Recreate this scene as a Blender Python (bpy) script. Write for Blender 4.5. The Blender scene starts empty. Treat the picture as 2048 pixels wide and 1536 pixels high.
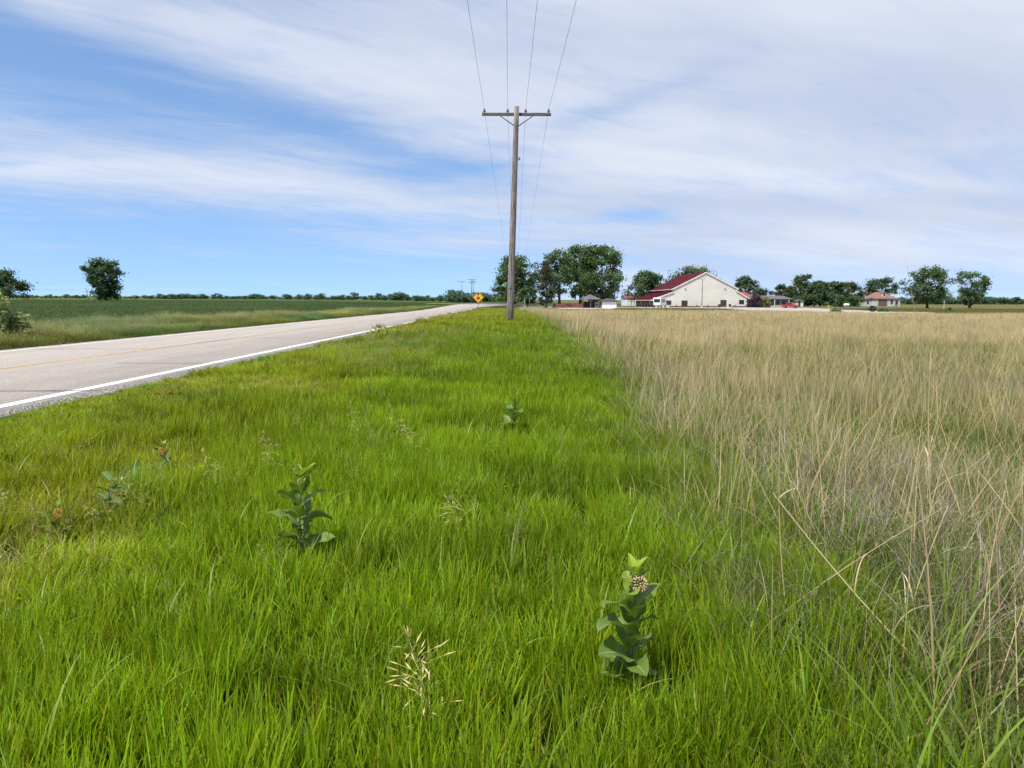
import bpy, bmesh, math, random
import numpy as np
from mathutils import Vector, Matrix, Euler

sc = bpy.context.scene
COL = sc.collection
R = math.radians

# ------------------------------------------------------------------ camera
EYE = 1.5
cam_d = bpy.data.cameras.new('camera')
cam = bpy.data.objects.new('camera', cam_d)
COL.objects.link(cam)
cam_d.sensor_width = 36.0
cam_d.lens = 36.0 * 1535 / 2048
cam_d.clip_start = 0.05
cam_d.clip_end = 9000
cam.matrix_world = (Matrix.Translation((0, 0, EYE)) @ Matrix.Rotation(R(-0.22), 4, 'Z')
                    @ Matrix.Rotation(R(90 - 6.1), 4, 'X') @ Matrix.Rotation(R(0.2), 4, 'Z'))
sc.camera = cam
CM = np.array(cam.matrix_world)[:3, :3]

def at(px, py, Y):
    """world point seen at photo pixel (px, py) at distance Y ahead"""
    d = CM @ np.array([(px - 1024) / 1535, -(py - 768) / 1535, -1.0])
    t = Y / d[1]
    return np.array([d[0] * t, Y, EYE + d[2] * t])

# ------------------------------------------------------------------ exposure
sc.view_settings.view_transform = 'Standard'
sc.view_settings.look = 'None'
sc.view_settings.gamma = 1.0
sc.view_settings.use_curve_mapping = False
sc.view_settings.exposure = 0.72
sc.render.film_transparent = False
sc.cycles.adaptive_threshold = 0.02
sc.cycles.max_bounces = 5
sc.cycles.diffuse_bounces = 2
sc.cycles.transmission_bounces = 3
sc.cycles.transparent_max_bounces = 4
sc.cycles.caustics_reflective = False
sc.cycles.caustics_refractive = False

# ------------------------------------------------------------------ sun and sky
SUN_EL, SUN_AZ = 59.0, -136.0      # azimuth clockwise from +Y: left and a little behind the camera
sd = Vector((math.sin(R(SUN_AZ)) * math.cos(R(SUN_EL)), math.cos(R(SUN_AZ)) * math.cos(R(SUN_EL)), math.sin(R(SUN_EL))))
sun_d = bpy.data.lights.new('sun', 'SUN')
sun_d.energy = 3.7
sun_d.angle = R(1.5)
sun_d.color = (1.0, 0.955, 0.87)
sun = bpy.data.objects.new('sun', sun_d)
sun.rotation_euler = (-sd).to_track_quat('-Z', 'Y').to_euler()
sun.location = (-60, -40, 120)
COL.objects.link(sun)

class NB:
    """tiny node builder"""
    def __init__(s, tree): s.t = tree; s.l = tree.links
    def n(s, typ, ins=None, **kw):
        nd = s.t.nodes.new(typ)
        for k, v in kw.items(): setattr(nd, k, v)
        for k, v in (ins or {}).items():
            sk = nd.inputs[k]
            if isinstance(v, bpy.types.NodeSocket): s.l.new(v, sk)
            else: sk.default_value = v
        return nd
    def m(s, op, a, b=0.0, c=None, clamp=False):
        nd = s.n('ShaderNodeMath', operation=op, use_clamp=clamp)
        for i, v in enumerate((a, b) if c is None else (a, b, c)):
            if isinstance(v, bpy.types.NodeSocket): s.l.new(v, nd.inputs[i])
            else: nd.inputs[i].default_value = v
        return nd.outputs[0]
    def mix(s, f, a, b, blend='MIX'):
        nd = s.n('ShaderNodeMix', data_type='RGBA', blend_type=blend)
        for k, v in ((0, f), (6, a), (7, b)):
            if isinstance(v, bpy.types.NodeSocket): s.l.new(v, nd.inputs[k])
            else: nd.inputs[k].default_value = v if k == 0 else (*v[:3], 1)
        return nd.outputs[2]
    def ss(s, v, lo, hi):
        nd = s.n('ShaderNodeMapRange', interpolation_type='SMOOTHSTEP')
        s.l.new(v, nd.inputs[0]); nd.inputs[1].default_value = lo; nd.inputs[2].default_value = hi
        return nd.outputs[0]

world = bpy.data.worlds.new('World')
sc.world = world
world.use_nodes = True
wt = world.node_tree
wt.nodes.clear()
nb = NB(wt)
sky = nb.n('ShaderNodeTexSky', sky_type='NISHITA', sun_disc=False, sun_elevation=R(SUN_EL), sun_rotation=R(SUN_AZ),
           altitude=300.0, air_density=1.0, dust_density=0.05, ozone_density=4.0)
tc = nb.n('ShaderNodeTexCoord')
lift = nb.n('ShaderNodeVectorMath', {0: tc.outputs['Generated'], 1: (0, 0, 0.17)}, operation='ADD')
nb.l.new(nb.n('ShaderNodeVectorMath', {0: lift.outputs[0]}, operation='NORMALIZE').outputs[0], sky.inputs[0])
sep = nb.n('ShaderNodeSeparateXYZ', {0: tc.outputs['Generated']})
X, Y, Z = sep.outputs
az = nb.m('MULTIPLY', nb.m('ARCTAN2', X, Y), 57.2958)
el = nb.m('MULTIPLY', nb.m('ARCSINE', Z), 57.2958)
zz = nb.m('ADD', nb.m('MAXIMUM', Z, 0.0), 0.11)
pv = nb.n('ShaderNodeCombineXYZ', {0: nb.m('DIVIDE', X, zz), 1: nb.m('DIVIDE', Y, zz)}).outputs[0]
def sky_noise(scale, sx, sy, rot, off, detail, rough, dist):
    m0 = nb.n('ShaderNodeMapping', {0: pv, 'Rotation': (0, 0, R(-rot))})      # streaks run along 'rot' in the cloud plane
    mp = nb.n('ShaderNodeMapping', {0: m0.outputs[0], 'Location': off, 'Scale': (sx, sy, 1)})
    nz = nb.n('ShaderNodeTexNoise', {'Vector': mp.outputs[0], 'Scale': scale, 'Detail': detail, 'Roughness': rough, 'Distortion': dist})
    return nb.m('SUBTRACT', nz.outputs[0], 0.5)
def blob(a0, e0, sa, se, tilt, amp):
    da = nb.m('SUBTRACT', az, a0)
    de = nb.m('SUBTRACT', nb.m('SUBTRACT', el, e0), nb.m('MULTIPLY', da, tilt))
    u = nb.m('POWER', nb.m('MULTIPLY', da, 1 / sa), 2.0)
    v = nb.m('POWER', nb.m('MULTIPLY', de, 1 / se), 2.0)
    return nb.m('MULTIPLY', nb.m('EXPONENT', nb.m('MULTIPLY', nb.m('ADD', u, v), -1.0)), amp)
cov = nb.m('ADD', 0.50, nb.m('MULTIPLY', nb.ss(az, -12.0, 10.0), 0.30))
for b in ((-5, 16.5, 15, 5.2, -0.10, .46), (-27, 8.6, 17, 2.1, 0.02, .34), (-31, 19.5, 15, 2.6, -0.20, .36),
          (-12, 7.9, 8, 1.1, -0.12, .24), (24, 11, 22, 10, 0, .22), (-8, 4.4, 9, 0.8, -0.02, .26),
          (-28, 13.6, 16, 2.3, -0.12, -.26), (-10.5, 11.0, 8, 1.2, -0.22, -.30), (-24, 4.4, 24, 2.4, 0.0, -.36),
          (-4, 9.6, 5, .8, 0.05, -.34), (8.5, 14.0, 7, 1.1, 0.28, -.36), (9, 6.2, 3.2, .6, 0.04, -.46), (2, 3.0, 6, .8, 0.0, -.38),
          (-20, 1.0, 30, 1.8, 0, -.30), (25, 0.5, 22, 1.8, 0, -.20)):
    cov = nb.m('ADD', cov, blob(*b))
n1 = sky_noise(0.80, 0.60, 1.0, 35, (3.1, 1.7, 0), 6, .58, .9)
n2 = sky_noise(2.2, 0.48, 1.0, 30, (7.3, 2.2, 4), 7, .62, 1.4)
n3 = sky_noise(5.5, 0.34, 1.0, 38, (1.3, 5.2, 9), 6, .62, 1.6)
f = nb.m('ADD', cov, nb.m('ADD', nb.m('MULTIPLY', n1, 1.0), nb.m('ADD', nb.m('MULTIPLY', n2, 0.75), nb.m('MULTIPLY', n3, 0.48))))
mask = nb.m('MULTIPLY', nb.ss(f, 0.10, 1.12), 0.95)
n4 = sky_noise(1.1, 0.4, 1.0, 20, (11, 3, 2), 4, .5, .3)
ccol = nb.mix(nb.ss(n4, -0.22, 0.22), (0.45, 0.505, 0.63), (0.62, 0.655, 0.735))
tint = nb.n('ShaderNodeMix', data_type='RGBA', blend_type='MULTIPLY')
nb.l.new(sky.outputs[0], tint.inputs[6]); tint.inputs[0].default_value = 1.0; tint.inputs[7].default_value = (1.0, 1.01, 1.0, 1)
bg1 = nb.n('ShaderNodeBackground', {0: tint.outputs[2], 1: 0.124})
bg2 = nb.n('ShaderNodeBackground', {0: ccol, 1: 0.80})
wm = nb.n('ShaderNodeMixShader', {0: mask, 1: bg1.outputs[0], 2: bg2.outputs[0]})
nb.n('ShaderNodeOutputWorld', {0: wm.outputs[0]})
world.cycles.sampling_method = 'MANUAL'
world.cycles.sample_map_resolution = 512

# ------------------------------------------------------------------ helpers
rng = np.random.default_rng(7)

def sstep(a, b, x):
    t = np.clip((np.asarray(x, float) - a) / (b - a), 0, 1)
    return t * t * (3 - 2 * t)

_ng = np.random.default_rng(99).random((256, 256))
def vnoise(x, y, s):
    """smooth value noise in 0..1, feature size s"""
    x = np.asarray(x, float) / s; y = np.asarray(y, float) / s
    xi = np.floor(x).astype(int); yi = np.floor(y).astype(int)
    fx = x - xi; fy = y - yi
    fx = fx * fx * (3 - 2 * fx); fy = fy * fy * (3 - 2 * fy)
    g = lambda a, b: _ng[a % 256, b % 256]
    return (g(xi, yi) * (1 - fx) + g(xi + 1, yi) * fx) * (1 - fy) + (g(xi, yi + 1) * (1 - fx) + g(xi + 1, yi + 1) * fx) * fy

def tag(o, label=None, cat=None, group=None, kind=None):
    if label: o['label'] = label
    if cat: o['category'] = cat
    if group: o['group'] = group
    if kind: o['kind'] = kind
    return o

def link(o, parent=None):
    COL.objects.link(o)
    if parent is not None: o.parent = parent
    return o

def empty(name, loc, rz=0.0, label=None, cat=None, group=None):
    o = bpy.data.objects.new(name, None)
    o.empty_display_size = 0.2
    o.location = [float(v) for v in loc]; o.rotation_euler = (0, 0, rz)
    link(o)
    return tag(o, label, cat, group)

def np_mesh(name, V, F, col=None, smooth=False, uv=None, mat=None):
    """mesh from arrays; F is (n,3) or (n,4); col per vertex rgb; uv per vertex"""
    V = np.ascontiguousarray(V, np.float32); F = np.ascontiguousarray(F, np.int32)
    me = bpy.data.meshes.new(name)
    k = F.shape[1]
    me.vertices.add(len(V)); me.vertices.foreach_set('co', V.ravel())
    me.loops.add(F.size); me.loops.foreach_set('vertex_index', F.ravel())
    me.polygons.add(len(F)); me.polygons.foreach_set('loop_start', np.arange(0, F.size, k, dtype=np.int32))
    if smooth: me.polygons.foreach_set('use_smooth', np.ones(len(F), bool))
    me.update(calc_edges=True)
    if col is not None:
        a = me.attributes.new('col', 'FLOAT_COLOR', 'POINT')
        c = np.ones((len(V), 4), np.float32); c[:, :3] = col
        a.data.foreach_set('color', c.ravel())
    if uv is not None:
        a = me.attributes.new('st', 'FLOAT_VECTOR', 'POINT')
        c = np.zeros((len(V), 3), np.float32); c[:, :2] = uv
        a.data.foreach_set('vector', c.ravel())
    if mat: me.materials.append(mat)
    me.validate()
    return me

class MB:
    """collects boxes, tubes, prisms into one mesh"""
    def __init__(s): s.v = []; s.f = []; s.sm = []
    def add(s, vs, fs, smooth=False):
        o = len(s.v); s.v += [tuple(map(float, p)) for p in vs]
        s.f += [tuple(i + o for i in f) for f in fs]; s.sm += [smooth] * len(fs)
        return s
    def box(s, x0, x1, y0, y1, z0, z1):
        return s.add([(x0, y0, z0), (x1, y0, z0), (x1, y1, z0), (x0, y1, z0), (x0, y0, z1), (x1, y0, z1), (x1, y1, z1), (x0, y1, z1)],
                     [(0, 3, 2, 1), (4, 5, 6, 7), (0, 1, 5, 4), (1, 2, 6, 5), (2, 3, 7, 6), (3, 0, 4, 7)])
    def prism(s, poly, axis, a, b):
        """poly of (u,w) extruded along 'y' (u=x,w=z) or 'x' (u=y,w=z) or 'z' (u=x,w=y)"""
        P = {'y': lambda u, w, t: (u, t, w), 'x': lambda u, w, t: (t, u, w), 'z': lambda u, w, t: (u, w, t)}[axis]
        n = len(poly)
        vs = [P(u, w, a) for u, w in poly] + [P(u, w, b) for u, w in poly]
        fs = [tuple(range(n)), tuple(range(2 * n - 1, n - 1, -1))] + [(i, i + n, (i + 1) % n + n, (i + 1) % n) for i in range(n)]
        return s.add(vs, fs)
    def tube(s, pts, rads, n=8, cap=True, smooth=True):
        pts = [Vector(p) for p in pts]; vs = []; fs = []
        for i, p in enumerate(pts):
            d = (pts[min(i + 1, len(pts) - 1)] - pts[max(i - 1, 0)]).normalized()
            q = d.to_track_quat('Z', 'Y')
            for k in range(n):
                a = 2 * math.pi * k / n
                vs.append(p + q @ Vector((math.cos(a) * rads[i], math.sin(a) * rads[i], 0)))
        for i in range(len(pts) - 1):
            for k in range(n):
                a = i * n + k; b = i * n + (k + 1) % n
                fs.append((a, b, b + n, a + n))
        s.add(vs, fs, smooth)
        if cap:
            o = len(s.v) - len(vs)
            s.f += [tuple(o + k for k in range(n - 1, -1, -1)), tuple(o + len(vs) - n + k for k in range(n))]; s.sm += [False, False]
        return s
    def lathe(s, prof, n=12, c=(0, 0, 0)):
        vs = []; fs = []
        for r, z in prof:
            for k in range(n):
                a = 2 * math.pi * k / n
                vs.append((c[0] + r * math.cos(a), c[1] + r * math.sin(a), c[2] + z))
        for i in range(len(prof) - 1):
            for k in range(n):
                a = i * n + k; b = i * n + (k + 1) % n
                fs.append((a, b, b + n, a + n))
        return s.add(vs, fs, True)
    def build(s, name, mat=None, parent=None, bevel=0.0):
        me = bpy.data.meshes.new(name)
        me.from_pydata(s.v, [], s.f)
        me.polygons.foreach_set('use_smooth', s.sm)
        bm = bmesh.new(); bm.from_mesh(me); bmesh.ops.recalc_face_normals(bm, faces=bm.faces)
        if bevel: bmesh.ops.bevel(bm, geom=list(bm.edges), offset=bevel, segments=1, affect='EDGES')
        bm.to_mesh(me); bm.free()
        if mat: me.materials.append(mat)
        return link(bpy.data.objects.new(name, me), parent)

def copy_tree(o, parent=None):
    c = o.copy(); COL.objects.link(c); c.parent = parent
    for ch in list(o.children): copy_tree(ch, c)
    return c

# ------------------------------------------------------------------ materials
def mat_plain(name, c, rough=0.7, var=0.12, scale=3.0, metal=0.0, bump=0.0, bscale=30.0, spec=0.4, coords='Object', c2=None, stretch=(1, 1, 1)):
    m = bpy.data.materials.new(name); m.use_nodes = True
    t = m.node_tree; t.nodes.clear(); b = NB(t)
    co = b.n('ShaderNodeTexCoord').outputs[coords]
    mp = b.n('ShaderNodeMapping', {0: co, 'Scale': stretch}).outputs[0]
    nz = b.n('ShaderNodeTexNoise', {'Vector': mp, 'Scale': scale, 'Detail': 6.0, 'Roughness': .6}).outputs[0]
    lo = tuple(max(0, x * (1 - var * 1.6)) for x in c) if c2 is None else c2
    hi = tuple(min(1, x * (1 + var)) for x in c)
    colr = b.mix(b.ss(nz, .3, .7), lo, hi)
    p = b.n('ShaderNodeBsdfPrincipled', {'Base Color': colr, 'Roughness': rough, 'Metallic': metal, 'Specular IOR Level': spec})
    if bump:
        bn = b.n('ShaderNodeTexNoise', {'Vector': mp, 'Scale': bscale, 'Detail': 5.0})
        bp = b.n('ShaderNodeBump', {'Height': bn.outputs[0], 'Strength': bump, 'Distance': 0.05})
        b.l.new(bp.outputs[0], p.inputs['Normal'])
    b.n('ShaderNodeOutputMaterial', {0: p.outputs[0]})
    return m

def mat_leaf(name, trans=0.35, rough=0.55, spec=0.35, tcol=(1.25, 1.2, 0.55), inst=True, base=None, veins=False, hue=0.0):
    """leaf or blade: vertex colour times the tuft's own tint, some light passing through"""
    m = bpy.data.materials.new(name); m.use_nodes = True
    t = m.node_tree; t.nodes.clear(); b = NB(t)
    if base is None:
        colr = b.n('ShaderNodeAttribute', attribute_name='col').outputs[0]
    else:
        nz = b.n('ShaderNodeTexNoise', {'Vector': b.n('ShaderNodeTexCoord').outputs['Object'], 'Scale': 14.0, 'Detail': 4.0}).outputs[0]
        colr = b.mix(b.ss(nz, .3, .7), tuple(x * .78 for x in base), tuple(x * 1.2 for x in base))
    if inst:
        ti = b.n('ShaderNodeAttribute', attribute_name='tint', attribute_type='INSTANCER').outputs[0]
        colr = b.mix(1.0, colr, ti, 'MULTIPLY')
    nrm = None
    if veins:
        st = b.n('ShaderNodeSeparateXYZ', {0: b.n('ShaderNodeAttribute', attribute_name='st').outputs[1]})
        tt, s = st.outputs[0], b.m('ABSOLUTE', st.outputs[1])
        mid = b.m('SUBTRACT', 1.0, b.ss(s, 0.03, 0.11))
        ph = b.m('FRACT', b.m('MULTIPLY', b.m('SUBTRACT', tt, b.m('MULTIPLY', s, 0.10)), 12.0))
        lat = b.m('MULTIPLY', b.m('SUBTRACT', 1.0, b.ss(b.m('ABSOLUTE', b.m('SUBTRACT', ph, .5)), .03, .16)), 0.16)
        v = b.m('MAXIMUM', mid, lat)
        colr = b.mix(b.m('MULTIPLY', v, .75), colr, (0.34, 0.40, 0.16))
        bp = b.n('ShaderNodeBump', {'Height': b.m('SUBTRACT', 1.0, v), 'Strength': 0.45, 'Distance': 0.004})
        nrm = bp.outputs[0]
    p = b.n('ShaderNodeBsdfPrincipled', {'Base Color': colr, 'Roughness': rough, 'Specular IOR Level': spec})
    tr = b.n('ShaderNodeBsdfTranslucent', {0: b.mix(1.0, colr, tcol, 'MULTIPLY')})
    if nrm: b.l.new(nrm, p.inputs['Normal']); b.l.new(nrm, tr.inputs['Normal'])
    mx = b.n('ShaderNodeMixShader', {0: trans, 1: p.outputs[0], 2: tr.outputs[0]})
    b.n('ShaderNodeOutputMaterial', {0: mx.outputs[0]})
    return m

M = {}
M['blade'] = mat_leaf('grass blade', 0.48, tcol=(1.3, 1.25, .5))
M['dry'] = mat_leaf('dry grass', 0.25, tcol=(1.1, 1.0, 0.8), spec=0.25)
M['tree'] = mat_leaf('tree leaves', 0.36, inst=False, rough=0.5)
M['weathered'] = mat_plain('weathered pole wood', (0.29, 0.24, 0.215), .85, .25, 6, bump=.6, bscale=20, stretch=(4, 4, .25), c2=(0.125, 0.10, 0.09))
M['arm'] = mat_plain('weathered arm wood', (0.15, 0.13, 0.115), .85, .3, 6, bump=.5, bscale=20, stretch=(.3, 4, 4), c2=(0.07, 0.06, 0.055))
M['galv'] = mat_plain('galvanised steel', (0.30, 0.31, 0.32), .5, .15, 8, metal=.7)
M['darkmetal'] = mat_plain('dark metal', (0.045, 0.047, 0.05), .5, .15, 8, metal=.3)
M['porcelain'] = mat_plain('grey porcelain', (0.13, 0.15, 0.18), .2, .1, 8, spec=.6)
M['bark'] = mat_plain('bark', (0.07, 0.055, 0.042), .95, .3, 4, bump=.6, bscale=12, stretch=(3, 3, .6))
M['paint_white'] = mat_plain('white road paint', (0.80, 0.79, 0.75), .7, .05, 16, c2=(0.50, 0.47, 0.44), bump=.2, bscale=60)
M['paint_yellow'] = mat_plain('yellow road paint', (0.66, 0.40, 0.07), .7, .12, 3.5, c2=(0.44, 0.32, 0.17), bump=.2, bscale=60)
M['tar'] = mat_plain('crack seal', (0.05, 0.045, 0.045), .6, .2, 5, c2=(0.14, 0.12, 0.115))
M['oldwhite'] = mat_plain('weathered white boards', (0.50, 0.50, 0.49), .7, .15, .6)
M['cream'] = mat_plain('cream siding', (0.66, 0.63, 0.55), .55, .05, .4)
M['trim'] = mat_plain('cream trim', (0.72, 0.66, 0.55), .5, .05, 1)
M['maroon'] = mat_plain('maroon metal roof', (0.125, 0.013, 0.024), .55, .12, .5)
M['redroof'] = mat_plain('faded red roof', (0.36, 0.06, 0.07), .5, .12, .5)
M['glass'] = mat_plain('dark window glass', (0.03, 0.035, 0.04), .08, .1, 2, spec=.6)
M['door'] = mat_plain('brown door', (0.055, 0.03, 0.032), .5, .1, 2)
M['brown'] = mat_plain('brown brick', (0.16, 0.09, 0.075), .8, .2, 2)
M['white'] = mat_plain('white paint', (0.78, 0.78, 0.76), .45, .04, 2)
M['greyroof'] = mat_plain('grey shingle', (0.13, 0.115, 0.12), .85, .15, 1)
M['brownroof'] = mat_plain('brown shingle', (0.24, 0.125, 0.10), .85, .15, 1)
M['rubber'] = mat_plain('tyre rubber', (0.02, 0.02, 0.02), .8, .1, 4)
M['carred'] = mat_plain('red car paint', (0.40, 0.012, 0.028), .3, .03, 2, spec=.6)
M['greycab'] = mat_plain('grey green cabinet', (0.18, 0.24, 0.25), .5, .08, 2)
M['redfence'] = mat_plain('red brown fence wood', (0.21, 0.075, 0.06), .8, .2, 3)
M['signyellow'] = mat_plain('sign yellow', (0.80, 0.49, 0.012), .4, .03, 3)
M['signblack'] = mat_plain('sign black', (0.012, 0.012, 0.012), .4, .03, 3)
M['signred'] = mat_plain('sign red', (0.62, 0.025, 0.03), .4, .03, 3)
M['concrete'] = mat_plain('pale concrete', (0.44, 0.41, 0.37), .85, .1, 3)

# ------------------------------------------------------------------ terrain
RX0, RX1 = -12.78, -5.62        # road sheet edges
def z_road(y):
    y = np.asarray(y, float)
    return 0.25 + 0.65 * sstep(95, 200, y) + 0.0035 * np.maximum(0, y - 200)

def x_border(y):
    return 1.15 + 0.85 * sstep(2, 15, y)

def Zg(x, y):
    x = np.asarray(x, float); y = np.asarray(y, float)
    verge = 0.50 * sstep(9, 34, y) - 0.33 * sstep(50, 95, y) + 0.55 * sstep(120, 200, y)
    fld = -0.26 * sstep(0, 3, y) - 0.10 * sstep(8, 40, y) - 0.28 * sstep(50, 110, y) + 0.46 * sstep(112, 135, y) + 0.22 * sstep(150, 232, y) + 0.34 * sstep(45, 100, y) * (1 - sstep(28, 62, x)) * (1 - sstep(150, 225, y))
    w = sstep(1.0, 6.5, x)
    z = verge * (1 - w) + fld * w
    left = 0.10 + 0.006 * np.maximum(0, y - 140) * sstep(-30, -120, x) + 0.0035 * np.maximum(0, y - 140) * (1 - sstep(-30, -120, x))
    z = np.where(x < -9.2, left - 0.12 * np.exp(-((x + 16.2) / 1.3) ** 2), z)
    z = z + (0.0008 + 0.0026 * sstep(90, 200, x)) * np.maximum(0, y - 235) * (x > -9.2)
    z = z + 0.05 * (vnoise(x, y, 2.3) - .5) * sstep(-4.6, -3.4, x) + 0.16 * (vnoise(x + 31, y, 17.0) - .5) * sstep(20, 60, np.abs(x) + y * .4)
    # road embankment
    wr = np.where(x < -9.2, sstep(-15.0, RX0 - .1, x), 1 - sstep(RX1 + .15, RX1 + 3.6, x))
    z = z * (1 - wr) + (z_road(y) - 0.035) * wr
    inside = (x > RX0 - 0.02) & (x < RX1 + 0.02)
    return np.where(inside, z_road(y) - 0.09, z)

def zg(x, y): return float(Zg(np.array([x]), np.array([y]))[0])

def grow(a, b, s0, f):
    out = [a]; s = s0
    while out[-1] < b: out.append(out[-1] + s); s *= f
    return out
xs = sorted(set([round(v, 3) for v in list(np.arange(-24, 14, .4)) + [-v for v in grow(24, 4200, .8, 1.13)] + grow(14, 4200, .8, 1.13)] + [RX0 - .05, RX0 + .05, RX1 - .05, RX1 + .05]))
ys = sorted(set([round(v, 3) for v in list(np.arange(-12, 40, .5)) + [-v for v in grow(12, 900, 2, 1.3)] + list(np.arange(40, 300, 3.0)) + grow(300, 6000, 6, 1.16)]))
gx, gy = np.meshgrid(xs, ys)
gz = Zg(gx, gy)
gcol = np.zeros(gx.shape + (3,))
def paint(mask, c): gcol[mask] = c
paint(np.ones_like(gx, bool), (0.060, 0.072, 0.022))
paint((gx > RX1) & (gx <= x_border(gy)), (0.055, 0.062, 0.022))
paint((gx > x_border(gy)) & (gy < 116), (0.115, 0.088, 0.045))
paint((gx > 8) & (gy >= 116), (0.125, 0.125, 0.045))
paint((gx > -9) & (gx < 75) & (gy > 262), (0.045, 0.060, 0.028))
paint((gx < -19) & (gy < 480), (0.045, 0.085, 0.035))
paint((gx < -19) & (gy >= 480), (0.075, 0.105, 0.030))
ny, nx = gx.shape
idx = np.arange(nx * ny).reshape(ny, nx)
F = np.stack([idx[:-1, :-1].ravel(), idx[:-1, 1:].ravel(), idx[1:, 1:].ravel(), idx[1:, :-1].ravel()], 1)
gm = bpy.data.materials.new('soil and turf'); gm.use_nodes = True
t = gm.node_tree; t.nodes.clear(); b = NB(t)
co = b.n('ShaderNodeTexCoord').outputs['Object']
a1 = b.n('ShaderNodeTexNoise', {'Vector': co, 'Scale': 9.0, 'Detail': 8.0, 'Roughness': .7}).outputs[0]
a2 = b.n('ShaderNodeTexNoise', {'Vector': co, 'Scale': .12, 'Detail': 5.0}).outputs[0]
c0 = b.n('ShaderNodeAttribute', attribute_name='col').outputs[0]
c1 = b.mix(b.ss(a1, .32, .68), (.55, .55, .6), (1.4, 1.35, 1.2))
c2 = b.mix(b.ss(a2, .3, .7), (.8, .85, .85), (1.2, 1.12, 1.0))
cc = b.mix(1.0, b.mix(1.0, c0, c1, 'MULTIPLY'), c2, 'MULTIPLY')
bp = b.n('ShaderNodeBump', {'Height': a1, 'Strength': .8, 'Distance': .06})
p = b.n('ShaderNodeBsdfPrincipled', {'Base Color': cc, 'Roughness': .95, 'Specular IOR Level': .1, 'Normal': bp.outputs[0]})
b.n('ShaderNodeOutputMaterial', {0: p.outputs[0]})
ground = link(bpy.data.objects.new('ground', np_mesh('ground', np.stack([gx.ravel(), gy.ravel(), gz.ravel()], 1), F, gcol.reshape(-1, 3), True, mat=gm)))
tag(ground, 'wide flat farm ground under the grass and crop fields', 'ground', kind='structure')

# ------------------------------------------------------------------ road
def mat_road():
    m = bpy.data.materials.new('worn pale asphalt'); m.use_nodes = True
    t = m.node_tree; t.nodes.clear(); b = NB(t)
    co = b.n('ShaderNodeTexCoord').outputs['Object']
    sx = b.n('ShaderNodeSeparateXYZ', {0: co}).outputs[0]
    ag = b.n('ShaderNodeTexNoise', {'Vector': co, 'Scale': 55.0, 'Detail': 4.0, 'Roughness': .75}).outputs[0]
    vo = b.n('ShaderNodeTexVoronoi', {'Vector': co, 'Scale': 45.0}).outputs['Color']
    pt = b.n('ShaderNodeTexNoise', {'Vector': b.n('ShaderNodeMapping', {0: co, 'Scale': (1, .06, 1)}).outputs[0], 'Scale': 2.2, 'Detail': 5.0}).outputs[0]
    c = b.mix(b.ss(ag, .36, .64), (0.262, 0.224, 0.192), (0.505, 0.448, 0.395))
    c = b.mix(.25, c, vo, 'OVERLAY')
    c = b.mix(b.ss(pt, .35, .7), b.mix(1.0, c, (.88, .88, .90), 'MULTIPLY'), c)
    for xc in (-7.0, -8.6, -10.1, -11.6):      # tyre-polished wheel paths
        wp = b.m('EXPONENT', b.m('MULTIPLY', b.m('POWER', b.m('MULTIPLY', b.m('SUBTRACT', b.m('ADD', sx, b.m('MULTIPLY', pt, .3)), xc + .15), 3.0), 2.0), -1.0))
        c = b.mix(b.m('MULTIPLY', wp, .28), c, (0.32, 0.28, 0.255))
    # bare aggregate on the crumbling edge outside the white line
    ew = b.n('ShaderNodeTexNoise', {'Vector': co, 'Scale': 1.7, 'Detail': 6.0}).outputs[0]
    eg = b.ss(b.m('ADD', sx, b.m('MULTIPLY', ew, .3)), RX1 - .16, RX1 + .06)
    sp_ = b.n('ShaderNodeTexNoise', {'Vector': co, 'Scale': 34.0, 'Detail': 3.0, 'Roughness': .8}).outputs[0]
    dk = b.mix(b.ss(sp_, .46, .56), (0.07, 0.065, 0.065), (0.52, 0.48, 0.45))
    c = b.mix(b.m('MULTIPLY', eg, .8), c, dk)
    bp = b.n('ShaderNodeBump', {'Height': ag, 'Strength': .5, 'Distance': .01})
    p = b.n('ShaderNodeBsdfPrincipled', {'Base Color': c, 'Roughness': .85, 'Specular IOR Level': .25, 'Normal': bp.outputs[0]})
    b.n('ShaderNodeOutputMaterial', {0: p.outputs[0]})
    return m
M['road'] = mat_road()
def flare(y):      # the near edge opens to the right towards the crossing
    return 9.0 * sstep(125, 196, y) ** 2
def strip(name, xa, xb, y0, y1, dz, mat, parent=None, step=3.0, skirt=0.0, fa=0.0, fb=0.0, wob=0.0):
    yy = np.arange(y0, y1 + 1e-6, min(step, (y1 - y0)))
    n = len(yy)
    wa = wob * (vnoise(yy, yy * 0 + 3.3, .35) - .5) + wob * 1.5 * (vnoise(yy, yy * 0 + 9.3, 1.9) - .5)
    V = np.concatenate([np.stack([xa + fa * flare(yy), yy, z_road(yy) + dz], 1), np.stack([xb + fb * flare(yy) + wa, yy, z_road(yy) + dz], 1)])
    i = np.arange(n - 1)
    F = np.stack([i, i + n, i + n + 1, i + 1], 1)
    if skirt:
        V = np.concatenate([V, V[:n] - [0.06, 0, skirt], V[n:] + [0.06, 0, -skirt]])
        F = np.concatenate([F, np.stack([i + 2 * n, i, i + 1, i + 1 + 2 * n], 1), np.stack([i + n, i + 3 * n, i + 3 * n + 1, i + n + 1], 1)])
    return link(bpy.data.objects.new(name, np_mesh(name, V, F, mat=mat)), parent)
road = strip('road', RX0, RX1, -60, 199, 0, M['road'], step=.5, skirt=.12, fb=1.0, wob=.16)
tag(road, 'pale worn two lane country road running to the horizon', 'road', kind='structure')
strip('edge_line', -6.10, -5.91, -60, 160, .004, M['paint_white'], road, step=.5, fa=1, fb=1)
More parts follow.
